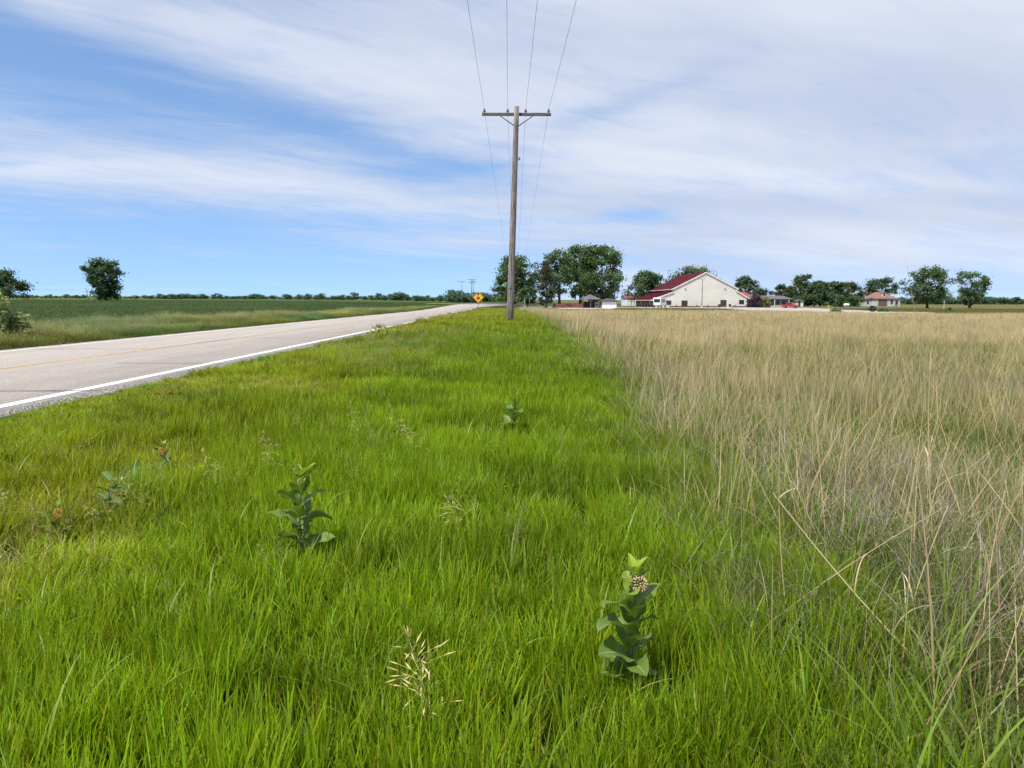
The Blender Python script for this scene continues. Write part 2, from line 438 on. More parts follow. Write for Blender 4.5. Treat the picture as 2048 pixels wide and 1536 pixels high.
strip('edge_line', -12.40, -12.27, -60, 185, .004, M['paint_white'], road, step=.5)
for k in range(-4, 16):
    y0 = 12.2 * k + 1.5
    strip('centre_dash', -9.36, -9.22, y0, y0 + 9.4, .004, M['paint_yellow'], road, step=.5)
strip('centre_joint', -9.31, -9.265, -60, 190, .005, M['tar'], road, step=.5, wob=.03)
cr = np.random.default_rng(5)
for k in range(22):
    yk = 9.75 + k * 5.6 + cr.uniform(-1.2, 1.2)
    xa, xb = (-9.1, -5.75) if k % 3 != 2 else (-12.3, -9.25)
    if k in (1, 4, 9): xa = -7.9
    n = 14
    xx = np.linspace(xa, xb, n); yy = yk + (xx - xa) * cr.uniform(-.02, .06) + .05 * (vnoise(xx, xx * 0 + k * 7.7, .5) - .5)
    wv = .013 + .016 * vnoise(xx, xx * 0 + k, .4)
    V = np.concatenate([np.stack([xx, yy - wv, z_road(yy) + .0065], 1), np.stack([xx, yy + wv, z_road(yy) + .0065], 1)])
    i = np.arange(n - 1)
    link(bpy.data.objects.new('crack_seal', np_mesh('crack_seal', V, np.stack([i, i + 1, i + n + 1, i + n], 1), mat=M['tar'])), road)
# crossing road far ahead
def drape(name, poly_x, poly_y, nx_, ny_, dz, mat, label, cat, zf=None):
    u, v = np.meshgrid(np.linspace(0, 1, nx_), np.linspace(0, 1, ny_))
    xa, xb = poly_x(v)
    x = xa + (xb - xa) * u; y = poly_y(v, u)
    z = (Zg(x, y) if zf is None else zf(x, y)) + dz
    idx = np.arange(nx_ * ny_).reshape(ny_, nx_)
    F = np.stack([idx[:-1, :-1].ravel(), idx[:-1, 1:].ravel(), idx[1:, 1:].ravel(), idx[1:, :-1].ravel()], 1)
    o = link(bpy.data.objects.new(name, np_mesh(name, np.stack([x.ravel(), y.ravel(), z.ravel()], 1), F, mat=mat)))
    return tag(o, label, cat, kind='structure')
M['gravel'] = mat_plain('pale gravel', (0.43, 0.38, 0.335), .95, .12, .35, bump=.5, bscale=18, c2=(0.27, 0.235, 0.205))
drape('crossing_road', lambda v: (-22, 60), lambda v, u: 199.5 + 11 * v, 60, 4, .10, M['road'], 'pale crossing road at the far end of the main road', 'road',
      zf=lambda x, y: np.maximum(Zg(x, y), z_road(y) * (x < 3) + (x >= 3) * -9))
drape('gravel_lot', lambda v: (10 + 0 * v, 72 + 15 * v), lambda v, u: 150 - 22 * sstep(.45, .8, u) + (233 - 150 + 22 * sstep(.45, .8, u)) * v, 60, 40, .05, M['gravel'],
      'pale gravel car park in front of the cream hall', 'car park')
drape('farm_track', lambda v: (68, 112), lambda v, u: 137 + 5 * u + 4 * v, 30, 4, .06, M['gravel'], 'thin pale track curving right from the gravel car park', 'track')

# ------------------------------------------------------------------ trees
def leaf_quads(rg, C, size, up=.35, aspect=.6):
    """rhombic leaf sprays at centres C"""
    n = len(C)
    d = rg.normal(size=(n, 3)); d /= np.linalg.norm(d, axis=1)[:, None]
    nr = rg.normal(size=(n, 3)); nr[:, 2] = np.abs(nr[:, 2]) + up
    s = np.cross(d, nr); s /= np.linalg.norm(s, axis=1)[:, None] + 1e-9
    L = (size * rg.uniform(.6, 1.3, n))[:, None]
    bend = np.cross(s, d) * L * .18
    V = np.stack([C - d * L, C + s * L * aspect + bend, C + d * L, C - s * L * aspect + bend], 1).reshape(-1, 3)
    return V, np.arange(n * 4).reshape(n, 4)

PROF = {
    'round': lambda u: np.sqrt(np.clip(1 - (2 * u - 1) ** 2, 0, 1)) * (1 - .12 * u) + .05,
    'vase': lambda u: np.where(u < .72, .42 + .58 * (u / .72) ** .8, np.sqrt(np.clip(1 - ((u - .72) / .30) ** 2, 0, 1))),
    'dome': lambda u: np.where(u < .3, .75 + .25 * u / .3, np.sqrt(np.clip(1 - ((u - .3) / .72) ** 2, 0, 1))),
    'cone': lambda u: np.clip(1.02 - u, 0, 1) ** .85 * np.where(u < .08, .75, 1),
    'split': lambda u: np.where(u < .45, .45 + .55 * u / .45, np.sqrt(np.clip(1 - ((u - .45) / .57) ** 2, 0, 1)) * .95),
}
def tree_meshes(seed, H, W, prof, trunk, nclump, nleaf, leaf, colr, clump=.17, split=False, sub=True):
    rg = np.random.default_rng(seed)
    c0 = trunk * H; ch = H - c0
    pts = []; rr = []
    lob = rg.uniform(0, 6.28, 3); la = rg.uniform(.12, .30, 3)
    for i in range(nclump):
        u = rg.uniform(.03, .98) ** .9
        a = rg.uniform(0, 2 * math.pi)
        rad = W / 2 * float(PROF[prof](np.array(u)))
        rad *= 1 + sum(la[k] * math.sin((k + 2) * a + lob[k] + 3 * u) for k in range(3)) * .8
        k = rg.uniform(.2, 1.12) ** .55
        x, y = math.cos(a) * rad * k, math.sin(a) * rad * k
        z = c0 + u * ch
        if split:
            g = abs(x) / (W / 2)
            if u > .55 and g < .22: x += math.copysign(.25 * W, x if x else 1)
        pts.append((x * .93, y * .93, z * .97)); rr.append(clump * 1.04 * W / 2 * rg.uniform(.7, 1.45))
    pts = np.array(pts); rr = np.array(rr)
    per = max(1, int(nleaf * 1.15) // nclump); colr = (2.2 * colr[0], 2.4 * colr[1], 2.1 * colr[2]); leaf = leaf * 1.12
    off = rg.normal(size=(nclump, per, 3)) * np.array([.62, .62, .45])
    C = (pts[:, None, :] + off * rr[:, None, None]).reshape(-1, 3)
    C[:, 2] = np.clip(C[:, 2], c0 * .55 + .1, None)
    V, F = leaf_quads(rg, C, leaf)
    cl = np.array(colr) * rg.uniform(.72, 1.3, (nclump, 1, 1)) * rg.uniform(.8, 1.2, (nclump, per, 1)) * (1 + rg.normal(size=(nclump, 1, 3)) * .05)
    cl = np.repeat(np.clip(cl, 0, 1).reshape(-1, 3), 4, 0)
    crown = np_mesh('crown', V, F, cl, mat=M['tree'])
    tb = MB(); r0 = H * .022 + .05
    top = c0 + ch * .72
    n = 7; tp = []; w = rg.normal(size=2) * W * .02
    for i in range(n):
        s = i / (n - 1)
        tp.append((w[0] * math.sin(s * 3), w[1] * math.sin(s * 2.5), top * s - .1 * (i == 0)))
    tb.tube(tp, [r0 * (1.35 if i == 0 else 1) * (1 - .85 * i / (n - 1)) + .02 for i in range(n)], 7)
    for i in rg.choice(nclump, min(nclump, 20 if sub else 4), replace=False):
        e = pts[i]; s = min(.93, max(.2, (e[2] - .35 * math.hypot(e[0], e[1])) / top * .8))
        b0 = np.array([w[0] * math.sin(s * 3), w[1] * math.sin(s * 2.5), top * s])
        md = (b0 + e) / 2 + np.array([0, 0, -.04 * W]) + rg.normal(size=3) * .02 * W
        rb = r0 * (1 - .85 * s) * .55
        tb.tube([b0, md, e], [rb, rb * .6, rb * .15 + .008], 5, cap=False)
    o = tb.build('trunk', M['bark'])
    me = o.data; bpy.data.objects.remove(o)
    return me, crown

def place_tree(meshes, name, loc, label, rz=0.0, scale=1.0, cat='tree', group=None, sz=None):
    root = empty(name, loc, rz, label, cat, group)
    root.scale = (scale, scale, sz or scale)
    link(bpy.data.objects.new('trunk', meshes[0]), root)
    link(bpy.data.objects.new('crown', meshes[1]), root)
    return root

def tree_px(name, seed, px, ytop, ybase, wpx, Yd, label, prof='round', trunk=.12, ncl=70, nl=6000, leaf=.30, colr=(.042, .062, .024), clump=.17, cat='tree', split=False):
    k = Yd / 1535
    x = float(at(px, ybase, Yd)[0]); z = zg(x, Yd)
    H = float(at(px, ytop, Yd)[2]) - z
    W = wpx * k
    return place_tree(tree_meshes(seed, H, W, prof, trunk, ncl, nl, leaf, colr, clump, split), name, (x, Yd, z - .05), label, cat=cat)

DK = (.034, .052, .024)
tree_px('broadleaf_tree', 11, 2, 541, 596, 84, 340, 'round dark tree at the left edge behind the crop field', 'dome', .05, 70, 6500, .42, DK)
tree_px('broadleaf_tree', 12, 211, 519, 598, 78, 300, 'tall dark tree standing alone in the crop field', 'vase', .05, 95, 9000, .36, DK, clump=.15)
tree_px('broadleaf_tree', 13, 1029, 512, 609, 80, 186, 'dark green tree right behind the nearest utility pole', 'dome', .06, 90, 9000, .24, (.042, .066, .022), clump=.17)
tree_px('spruce_tree', 14, 1092, 520, 613, 42, 180, 'narrow brownish spruce left of the tall open tree', 'cone', .05, 90, 6500, .17, (.044, .046, .030), clump=.22)
tree_px('broadleaf_tree', 15, 1119, 497, 613, 62, 192, 'tall open tree with a bare lower trunk beside the largest tree', 'round', .24, 60, 5200, .24, (.045, .066, .030), clump=.19)
tree_px('broadleaf_tree', 16, 1160, 489, 613, 66, 200, 'left crown of the pair of large trees above the gazebo', 'vase', .13, 85, 8000, .26, (.044, .066, .028), clump=.17)
tree_px('broadleaf_tree', 17, 1202, 487, 614, 92, 194, 'largest spreading tree beside the gazebo and cream hall', 'round', .10, 120, 12000, .26, (.042, .062, .027), clump=.16)
tree_px('broadleaf_tree', 18, 1055, 575, 612, 44, 176, 'small dark tree below the pole side of the spruce', 'round', .2, 40, 3000, .2, DK)
tree_px('broadleaf_tree', 19, 1293, 543, 608, 74, 275, 'rounded tree behind the left roof of the cream hall', 'dome', .08, 75, 6500, .34, (.042, .060, .030))
tree_px('broadleaf_tree', 20, 1385, 537, 606, 104, 300, 'broad tree rising behind the ridge of the cream hall', 'dome', .1, 80, 7000, .36, (.040, .058, .030))
tree_px('broadleaf_tree', 21, 1490, 553, 606, 48, 290, 'round topped tree just right of the cream hall roof', 'round', .25, 50, 4000, .30, (.042, .060, .032))
tree_px('broadleaf_tree', 22, 1522, 577, 606, 42, 300, 'low tree above the brown ranch house roof', 'dome', .1, 36, 2500, .3, (.046, .056, .036))
for s, (px, yt, w, lab, pr) in enumerate((
        (1562, 570, 34, 'leftmost tree of the wooded row right of the ranch house', 'dome'),
        (1608, 549, 46, 'tallest tree of the wooded row right of the ranch house', 'vase'),
        (1580, 572, 40, 'short tree between the leftmost and tallest of the wooded row', 'dome'),
        (1640, 561, 44, 'grey green tree in the middle of the wooded row', 'round'),
        (1668, 563, 42, 'round dark tree right of the middle of the wooded row', 'dome'),
        (1698, 563, 46, 'rightmost broad tree of the wooded row by the farmhouse', 'dome'),
        (1628, 576, 50, 'low wide tree under the middle of the wooded row', 'dome'))):
    tree_px('broadleaf_tree', 30 + s, px, yt, 608, w, 300 + 9 * (s % 3), lab, pr, .08, 55, 4500, .32, (.038 + .004 * (s % 3), .054 + .004 * (s % 2), .030))
tree_px('broadleaf_tree', 40, 1762, 556, 607, 56, 335, 'dark tree rising behind the old farmhouse roof', 'round', .15, 60, 5000, .34, (.036, .056, .028))
tree_px('broadleaf_tree', 41, 1736, 572, 607, 30, 335, 'thin grey tree at the left end of the farmhouse', 'vase', .2, 22, 900, .3, (.05, .058, .042))
tree_px('broadleaf_tree', 42, 1855, 533, 607, 84, 240, 'big spreading tree in the grass right of the farmhouse', 'round', .14, 85, 6500, .28, (.042, .060, .030), clump=.16)
tree_px('broadleaf_tree', 43, 1940, 543, 606, 64, 250, 'airy tree with a notched top near the right edge', 'split', .2, 55, 3000, .27, (.048, .068, .036), split=True, clump=.17)
tree_px('broadleaf_tree', 44, 1938, 577, 606, 34, 246, 'small dark tree under the airy notched tree', 'dome', .1, 30, 2200, .25, (.034, .052, .026))
tree_px('broadleaf_tree', 45, 2034, 595, 606, 14, 420, 'tiny lone tree on the right horizon', 'round', .3, 14, 700, .4, DK)
# round shrubs near the buildings
for s, (px, yt, yb, w, Yd, c, lab) in enumerate((
        (1511, 592, 612, 30, 228, (.035, .018, .030), 'dark purple leaved shrub at the right corner of the hall'),
        (1680, 592, 609, 22, 285, (.038, .060, .032), 'round green shrub left of the pale tent shape on the lawn'),
        (1706, 592, 609, 24, 290, (.040, .064, .030), 'round green shrub right of the pale tent shape on the lawn'),
        (1533, 596, 613, 14, 226, (.085, .095, .040), 'yellow green shrub by the ranch house wall'),
        (1745, 613, 622, 12, 150, (.030, .050, .028), 'small dark bush in the mown grass below the farmhouse'),
        (1672, 620, 630, 22, 120, (.055, .075, .040), 'low weedy bush at the edge of the tan grass'),
        (1766, 619, 624, 16, 150, (.045, .062, .035), 'lower dark bush right beside the small dark bush'),
        (1899, 616, 626, 10, 140, (.060, .085, .030), 'pale green weed clump in the mown grass'))):
    tree_px('shrub', 60 + s, px, yt, yb, w, Yd, lab, 'dome', .02, 26, 1600, .16 * Yd / 220 + .03, c, clump=.3, cat='shrub')
# hedgerow trees along the horizon: each one a tree
HT = [tree_meshes(80 + k, 9.0, 9.5 + k, ('dome', 'round', 'dome', 'vase')[k], (.04, .12, .03, .1)[k], 26, 800, .62, (.036, .056, .036), clump=.3, sub=False) for k in range(4)]
hr = np.random.default_rng(3)
def hedge(px0, px1, yb, hpx, Yd, step, label, group):
    px = px0
    while px < px1:
        hh = hpx * hr.uniform(.55, 1.25)
        if hr.random() > .08:
            Yk = Yd * hr.uniform(.96, 1.06)
            x = float(at(px, yb, Yk)[0]); z = zg(x, Yk)
            s = (float(at(px, yb - hh, Yk)[2]) - z) / 9.0
            if s > .12:
                place_tree(HT[hr.integers(4)], 'hedgerow_tree', (x, Yk, z - .1), label, hr.uniform(0, 6.28), s * hr.uniform(1.1, 1.9), 'tree', group, s)
        px += step * hr.uniform(.6, 1.35)
hedge(-40, 170, 598, 8, 700, 9, 'small dark tree in the far hedgerow left of the lone field tree', 'far hedgerow left of the lone field tree')
hedge(250, 600, 601, 11, 620, 8, 'small dark tree in the long far hedgerow right of the lone field tree', 'far hedgerow right of the lone field tree')
hedge(600, 905, 603, 14, 560, 9, 'small tree in the far hedgerow behind the crossing', 'far hedgerow behind the crossing')
hedge(905, 1000, 606, 20, 430, 11, 'dark tree behind the yellow warning sign', 'trees behind the warning sign')
hedge(1885, 2120, 606, 12, 520, 9, 'dark tree in the far hedgerow at the right edge', 'far hedgerow at the right edge')
hedge(1780, 1890, 607, 10, 480, 9, 'dark tree in the low far row behind the big spreading tree', 'far row behind the spreading tree')

# ------------------------------------------------------------------ utility poles and wires
def make_pole(loc, top, label, z_arm, armw, rz=0.0):
    """loc: ground point; top: vector to the top of the pole"""
    r = empty('utility_pole', loc, rz, label, 'utility pole')
    t = Vector(top); b = MB(); n = 12
    b.tube([t * (i / (n - 1)) - Vector((0, 0, .3 * (i == 0))) for i in range(n)], [.165 - .060 * i / (n - 1) for i in range(n)], 14)
    b.build('post', M['weathered'], r)
    c = t * (z_arm / t.z); h = armw / 2
    MB().box(c.x - h, c.x + h, c.y + .105, c.y + .205, c.z - .06, c.z + .06).build('crossarm', M['arm'], r, .006)
    for s in (-1, 1):
        MB().tube([(c.x + s * .74, c.y + .09, c.z - .055), (c.x + s * .09, c.y + .09, c.z - .50)], [.02, .02], 6).build('brace', M['darkmetal'], r)
    for fx in (-.93, -.255, .265, .93):
        x = c.x + fx * h
        ins = MB().lathe([(.012, -.1), (.014, .03), (.03, .03), (.07, .045), (.072, .065), (.035, .08), (.03, .105), (.05, .115), (.052, .14), (.03, .15), (.03, .17), (0.005, .18)], 12, (x, c.y + .155, c.z + .06)).build('insulator', M['porcelain'], r)
    MB().tube([t * (i / 11) + Vector((-.02, -(.172 - .060 * i / 11), 0)) for i in range(12)], [.006] * 12, 5).build('ground_wire', M['galv'], r)
    MB().box(-.05, .05, -.181, -.166, 1.62, 1.76).build('tag', M['galv'], r)
    q = t * ((z_arm - 1.9) / t.z)
    MB().box(q.x + .10, q.x + .22, q.y - .02, q.y + .02, q.z + .055, q.z + .075).box(q.x + .10, q.x + .22, q.y - .02, q.y + .02, q.z - .055, q.z - .035).box(q.x + .20, q.x + .215, q.y - .015, q.y + .015, q.z - .055, q.z + .075).lathe([(.02, -.03), (.045, -.02), (.03, .01), (.045, .04), (.02, .05)], 10, (q.x + .18, q.y, q.z)).build('spool_bracket', M['galv'], r)
    MB().tube([(q.x - .22, q.y, q.z + .04), (q.x - .1, q.y, q.z + .04)], [.012, .012], 6).build('bolt', M['galv'], r)
    return r, c
PY = 34.0
pb = at(1020, 634, PY); pt_ = at(1033.5, 213, PY)
gz0 = zg(pb[0], PY)
px0 = pb[0] - .008
topv = Vector((pt_[0] - px0, 0, pt_[2] - gz0))
zarm = float(at(1033, 227, PY)[2]) - gz0
pole, armc = make_pole((px0, PY, gz0), topv, 'nearest weathered wooden utility pole with a crossarm, in the green verge', zarm, 2.98)
P1 = Vector((px0, PY, gz0)) + armc
# the next pole of the line, mostly hidden behind the first
P2y = 205.0
p2b = at(1030.5, 607, P2y); z2 = zg(p2b[0], P2y)
pole2, arm2 = make_pole((float(p2b[0]), P2y, z2), (0, 0, float(at(1032, 541, P2y)[2]) - z2), 'far utility pole in line behind the nearest pole, by the dark tree', float(at(1032, 543, P2y)[2]) - z2, 2.7)
P2 = Vector((float(p2b[0]), P2y, z2)) + arm2
for k, (fx, nm) in enumerate(((-.93, 'leftmost overhead wire'), (-.255, 'second overhead wire from the left'), (.265, 'third overhead wire from the left'), (.93, 'rightmost overhead wire'))):
    a = P1 + Vector((fx * 1.49, .155, .22)); e = P2 + Vector((fx * 1.35, .155, .22))
    bk = Vector((a.x + (a.x - e.x) * .0 + .05, -48, a.z - .3))
    w = MB(); pts = []
    for i in range(29):
        s = i / 28; p = bk.lerp(a, s); p.z -= 4 * 1.05 * s * (1 - s); pts.append(p)
    for i in range(1, 41):
        s = i / 40; p = a.lerp(e, s); p.z -= 4 * 1.5 * s * (1 - s); pts.append(p)
    w.tube(pts, [.0050] * len(pts), 5)
    o = w.build('power_wire', M['darkmetal'])
    tag(o, nm + ' strung from the nearest utility pole', 'wire', 'overhead wires')
def far_pole(px, ytop, yb, Yd, arms, lean, label, ybase=None):
    pb = at(px, yb, Yd); z = zg(pb[0], Yd)
    H = float(at(px, ytop, Yd)[2]) - z
    r = empty('utility_pole', (float(pb[0]), Yd, z), 0, label, 'utility pole')
    MB().tube([(0, 0, -.2), (lean * H, 0, H)], [.19, .12], 8).build('post', M['weathered'], r)
    for dz, w in arms:
        MB().box(lean * H - w / 2, lean * H + w / 2, -.2, -.1, H - dz - .07, H - dz + .07).build('crossarm', M['arm'], r)
        for s in (-.95, -.4, .4, .95):
            MB().lathe([(.03, 0), (.07, .06), (.05, .2), (.01, .24)], 6, (lean * H + s * w / 2, -.15, H - dz + .07)).build('insulator', M['porcelain'], r)
    return r
far_pole(924.5, 563, 606, 330, ((.1, 3.2),), -.02, 'far utility pole standing left of the paired poles by the crossing')
far_pole(941.5, 558, 608, 300, ((.25, 3.2), (1.4, 2.6)), .05, 'left leaning pole of the paired poles behind the warning sign')
far_pole(947.5, 560, 606, 304, ((.6, 2.6),), -.03, 'right pole of the paired poles behind the warning sign')
lp = far_pole(178, 575, 597, 290, (), -.21, 'old leaning pole beside the lone field tree')
lpz = float(at(173, 576, 290)[2])
w = MB(); a = Vector(at(174, 577, 290)); e = Vector(at(45, 577, 340)); pts = []
for i in range(13):
    s = i / 12; p = a.lerp(e, s); p.z -= 2.2 * s * (1 - s); pts.append(p)
tag(w.tube(pts, [.022] * 13, 4).build('slack_wire', M['darkmetal']), 'thin slack wire from the leaning pole to the left tree', 'wire')
# thin pole right of the shed
pp = at(1229, 616, 185); z = zg(pp[0], 185)
r = empty('yard_pole', (float(pp[0]), 185, z), 0, 'thin dark pole at the right end of the small shed', 'pole')
H = float(at(1229, 571, 185)[2]) - z
MB().tube([(0, 0, -.1), (0, 0, H)], [.09, .06], 8).build('post', M['darkmetal'], r)
MB().box(-.08, .5, -.04, .04, H - .25, H - .17).lathe([(.02, 0), (.14, -.05), (.12, -.16), (.02, -.18)], 8, (.5, 0, H - .2)).build('lamp_arm', M['darkmetal'], r)

# ------------------------------------------------------------------ stop-ahead sign
SY = 86.0
sp = at(956.5, 626, SY); z = zg(sp[0], SY)
zc = float(at(957.5, 594.5, SY)[2]) - z
r = empty('warning_sign', (float(sp[0]), SY, z), R(4), 'yellow diamond warning sign with a red stop symbol beside the road', 'sign')
MB().box(-.035, .035, .012, .05, -.2, zc + .45).build('post', M['galv'], r)
h = .645
def diamond(k, y0, y1):
    return MB().prism([(0, zc - h * k), (h * k, zc), (0, zc + h * k), (-h * k, zc)], 'y', y0, y1)
diamond(1, -.006, .008).build('panel', M['signyellow'], r)
ring = MB()
o4 = [(0, -1), (1, 0), (0, 1), (-1, 0)]
for i in range(4):
    a, c = o4[i], o4[(i + 1) % 4]
    q = [(a[0] * .96, a[1] * .96), (c[0] * .96, c[1] * .96), (c[0] * .91, c[1] * .91), (a[0] * .91, a[1] * .91)]
    ring.prism([(u * h, zc + v * h) for u, v in q], 'y', -.010, -.0065)
ring.build('border', M['signblack'], r)
MB().prism([(-.05, zc + .20), (.05, zc + .20), (.05, zc + .33), (.15, zc + .33), (0, zc + .545), (-.15, zc + .33), (-.05, zc + .33)], 'y', -.011, -.0065).build('arrow', M['signblack'], r)
oc = [(.215 * math.cos(R(22.5 + 45 * i)), zc - .09 + .215 * math.sin(R(22.5 + 45 * i))) for i in range(8)]
MB().prism([(u * 1.1, zc - .09 + (v - zc + .09) * 1.1) for u, v in oc], 'y', -.0095, -.0065).build('octagon_edge', M['white'], r)
MB().prism(oc, 'y', -.0125, -.0095).build('octagon', M['signred'], r)

# ------------------------------------------------------------------ the cream hall
K = 234 / 1535
HY0, HY1 = 234.0, 270.0
def hx(px): return float(at(px, 604, HY0)[0])
def hz(px, py): return float(at(px, py, HY0)[2])
xr, xl, xR = hx(1410), hx(1347), hx(1471)
al, aR = hx(1311), hx(1494)
zb = zg((xl + xR) / 2, HY0) - .1
zr, zel, zat, zae = hz(1410, 545), hz(1345, 577), hz(1349, 584), hz(1310, 597.5)
zer, zatr, zaer = hz(1473, 576), hz(1471, 581.5), hz(1496, 595)
hall = empty('hall', (xr, HY0, zb), 0, 'large cream hall with a stepped maroon metal roof behind the tan grass', 'building')
def L(x): return x - xr
def Lz(z): return z - zb
D = HY1 - HY0
M['siding'] = mat_plain('cream ribbed siding', (0.68, 0.655, 0.58), .5, .05, .25)
mm = M['siding'].node_tree; bb = NB(mm)
pn = [n for n in mm.nodes if n.type == 'BSDF_PRINCIPLED'][0]
wv = bb.n('ShaderNodeTexWave', {'Vector': bb.n('ShaderNodeTexCoord').outputs['Object'], 'Scale': 1.05, 'Distortion': 0.0}, wave_type='BANDS', bands_direction='X')
bb.l.new(bb.n('ShaderNodeBump', {'Height': bb.m('POWER', wv.outputs[1], 6.0), 'Strength': .8, 'Distance': .06}).outputs[0], pn.inputs['Normal'])
w = MB()
w.prism([(L(al), 0), (L(aR), 0), (L(aR), Lz(zaer)), (L(xR), Lz(zatr)), (L(xR), Lz(zer) - .1), (0, Lz(zr) - .25), (L(xl), Lz(zel) - .05), (L(xl), Lz(zat)), (L(al), Lz(zae))], 'y', 0, .3)
w.build('gable_wall', M['siding'], hall)
MB().box(L(al) + .02, L(al) + .25, .3, D, 0, Lz(zae)).build('side_wall', M['brown'], hall)
MB().box(L(aR) - .25, L(aR) - .02, .3, D, 0, Lz(zaer)).build('side_wall', M['siding'], hall)
MB().box(L(xl) + .02, L(xl) + .2, .3, D, Lz(zat) - .2, Lz(zel)).build('clerestory_wall', M['brown'], hall)
MB().box(L(xR) - .2, L(xR) - .02, .3, D, Lz(zatr) - .2, Lz(zer)).build('clerestory_wall', M['brown'], hall)
MB().prism([(L(al), 0), (L(aR), 0), (L(aR), Lz(zaer)), (L(xR), Lz(zatr)), (0, Lz(zr) - .3), (L(xl), Lz(zat)), (L(al), Lz(zae))], 'y', D - .3, D).build('rear_wall', M['siding'], hall)
def roof(x0, z0, x1, z1, ov, name, y0=-.2, y1=None):
    """sloping slab from (x0,z0) low to (x1,z1) high with a trim along the rake and eave"""
    y1 = D + .5 if y1 is None else y1
    dx, dz = x1 - x0, z1 - z0; ln = math.hypot(dx, dz); ux, uz = dx / ln, dz / ln
    a = (x0 - ux * ov, z0 - uz * ov); c = (x1, z1)
    p = MB().prism([a, c, (c[0], c[1] + .22), (a[0], a[1] + .22)], 'y', y0, y1).build(name, M['maroon'], hall)
    MB().prism([(a[0], a[1] - .16), (c[0], c[1] - .16), (c[0], c[1] + .19), (a[0], a[1] + .19)], 'y', y0 - .10, y0 - .003).build('rake_trim', M['trim'], p)
    s = -1 if dx > 0 else 1
    MB().prism([(a[0] + s * .003, a[1] + .02), (a[0] + s * .1, a[1] + .02), (a[0] + s * .1, a[1] + .2), (a[0] + s * .003, a[1] + .2)], 'y', y0, y1).build('eave_trim', M['trim'], p)
    n = int((y1 - y0) / 1.2)
    for i in range(n):     # standing seams
        yy = y0 + .4 + i * 1.2
        MB().prism([(a[0], a[1] + .215), (c[0], c[1] + .215), (c[0], c[1] + .29), (a[0], a[1] + .29)], 'y', yy, yy + .06).build('seam', M['maroon'], p)
    return p
roof(L(xl), Lz(zel), 0, Lz(zr), .8, 'upper_roof')
roof(L(xR), Lz(zer), -.0, Lz(zr) - .005, .8, 'upper_roof')
roof(L(al), Lz(zae), L(xl) - .01, Lz(zat), 1.6, 'aisle_roof', y1=D + 9)
roof(L(aR), Lz(zaer), L(xR) + .01, Lz(zatr), .9, 'aisle_roof')
def wpanel(x0, x1, y0_, y1_, kind):
    xa, xb = L(hx(x0)), L(hx(x1)); za, zc_ = Lz(hz((x0 + x1) / 2, y1_)), Lz(hz((x0 + x1) / 2, y0_))
    if kind == 'window':
        g = MB().box(xa + .08, xb - .08, -.03, -.005, za + .08, zc_ - .08).build('window', M['glass'], hall)
        f = MB()
        f.box(xa, xb, -.07, -.002, zc_ - .1, zc_).box(xa, xb, -.07, -.002, za, za + .1).box(xa, xa + .1, -.07, -.002, za + .1, zc_ - .1).box(xb - .1, xb, -.07, -.002, za + .1, zc_ - .1)
        xm = (xa + xb) / 2; f.box(xm - .05, xm + .05, -.06, -.031, za + .1, zc_ - .1)
        f.build('frame', M['door'], g)
    else:
        g = MB().box(xa, xb, -.05, -.002, 0, zc_).build('door_frame', M['door'], hall)
        xm = (xa + xb) / 2
        for u, v in ((xa + .08, xm - .02), (xm + .02, xb - .08)):
            MB().box(u, v, -.08, -.05, .05, zc_ - .1).box(u + .15, v - .15, -.09, -.081, zc_ - 1.0, zc_ - .35).build('door_leaf', M['door'], g)
wpanel(1332, 1342.5, 601, 609.5, 'window'); wpanel(1478, 1488, 600, 608, 'window')
wpanel(1363, 1375, 601, 614, 'door'); wpanel(1441, 1453, 600, 614, 'door')
for px in (1369.5, 1448.5):
    x_ = L(hx(px)); z_ = Lz(hz(px, 576.5))
    MB().box(x_ - .2, x_ + .2, -.3, -.002, z_ - .12, z_ + .16).build('wall_lamp', M['concrete'], hall)
for i in range(9):     # clerestory and side windows
    yy = 1.2 + i * 4
    MB().box(L(xl) - .02, L(xl) + .015, yy, yy + 2.2, Lz(zat) + .25, Lz(zel) - .25).build('clerestory_window', M['glass'], hall)
    if i > 0: MB().box(L(al) - .02, L(al) + .015, yy, yy + 1.5, .9, Lz(zae) - .35).build('side_window', M['glass' if i % 2 else 'trim'], hall)
for i in range(8):
    MB().box(L(al) - 1.35, L(al) - 1.15, 1 + i * 5.2, 1.2 + i * 5.2, 0, Lz(zae) - .6).build('porch_post', M['brown'], hall)
# low brick planter wall with steps in front
for i, (x0, x1) in enumerate(((1336, 1437), (1459, 1507))):
    lw = MB().box(hx(x0), hx(x1), 231.2, 231.7, zb - .3, zb + .42).build('planter_wall', M['brown'])
    MB().box(hx(x0) - .05, hx(x1) + .05, 231.15, 231.75, zb + .42, zb + .5).build('coping', M['brown'], lw)
    tag(lw, ('long low brown brick wall along the front of the cream hall', 'short low brown brick wall below the right window of the hall')[i], 'wall')
st = empty('entrance_steps', (hx(1449), 232, zb), 0, 'pale concrete steps at the right hand door of the hall', 'steps')
for i in range(3):
    MB().box(-1.3, 1.3, -.9 + .3 * i, 1.9, -.25 + .17 * i, -.08 + .17 * i).build('step', M['concrete'], st)
for px, lab in ((1437.5, 'dark urn left of the right hand hall door'), (1458.5, 'dark urn right of the right hand hall door')):
    tag(MB().lathe([(.0, 0), (.28, 0), (.2, .1), (.3, .4), (.42, .75), (.46, .95), (.4, .96), (.3, .7), (0, .68)], 12, (hx(px), 233.2, zb + .1)).build('urn', M['darkmetal']), lab, 'urn')
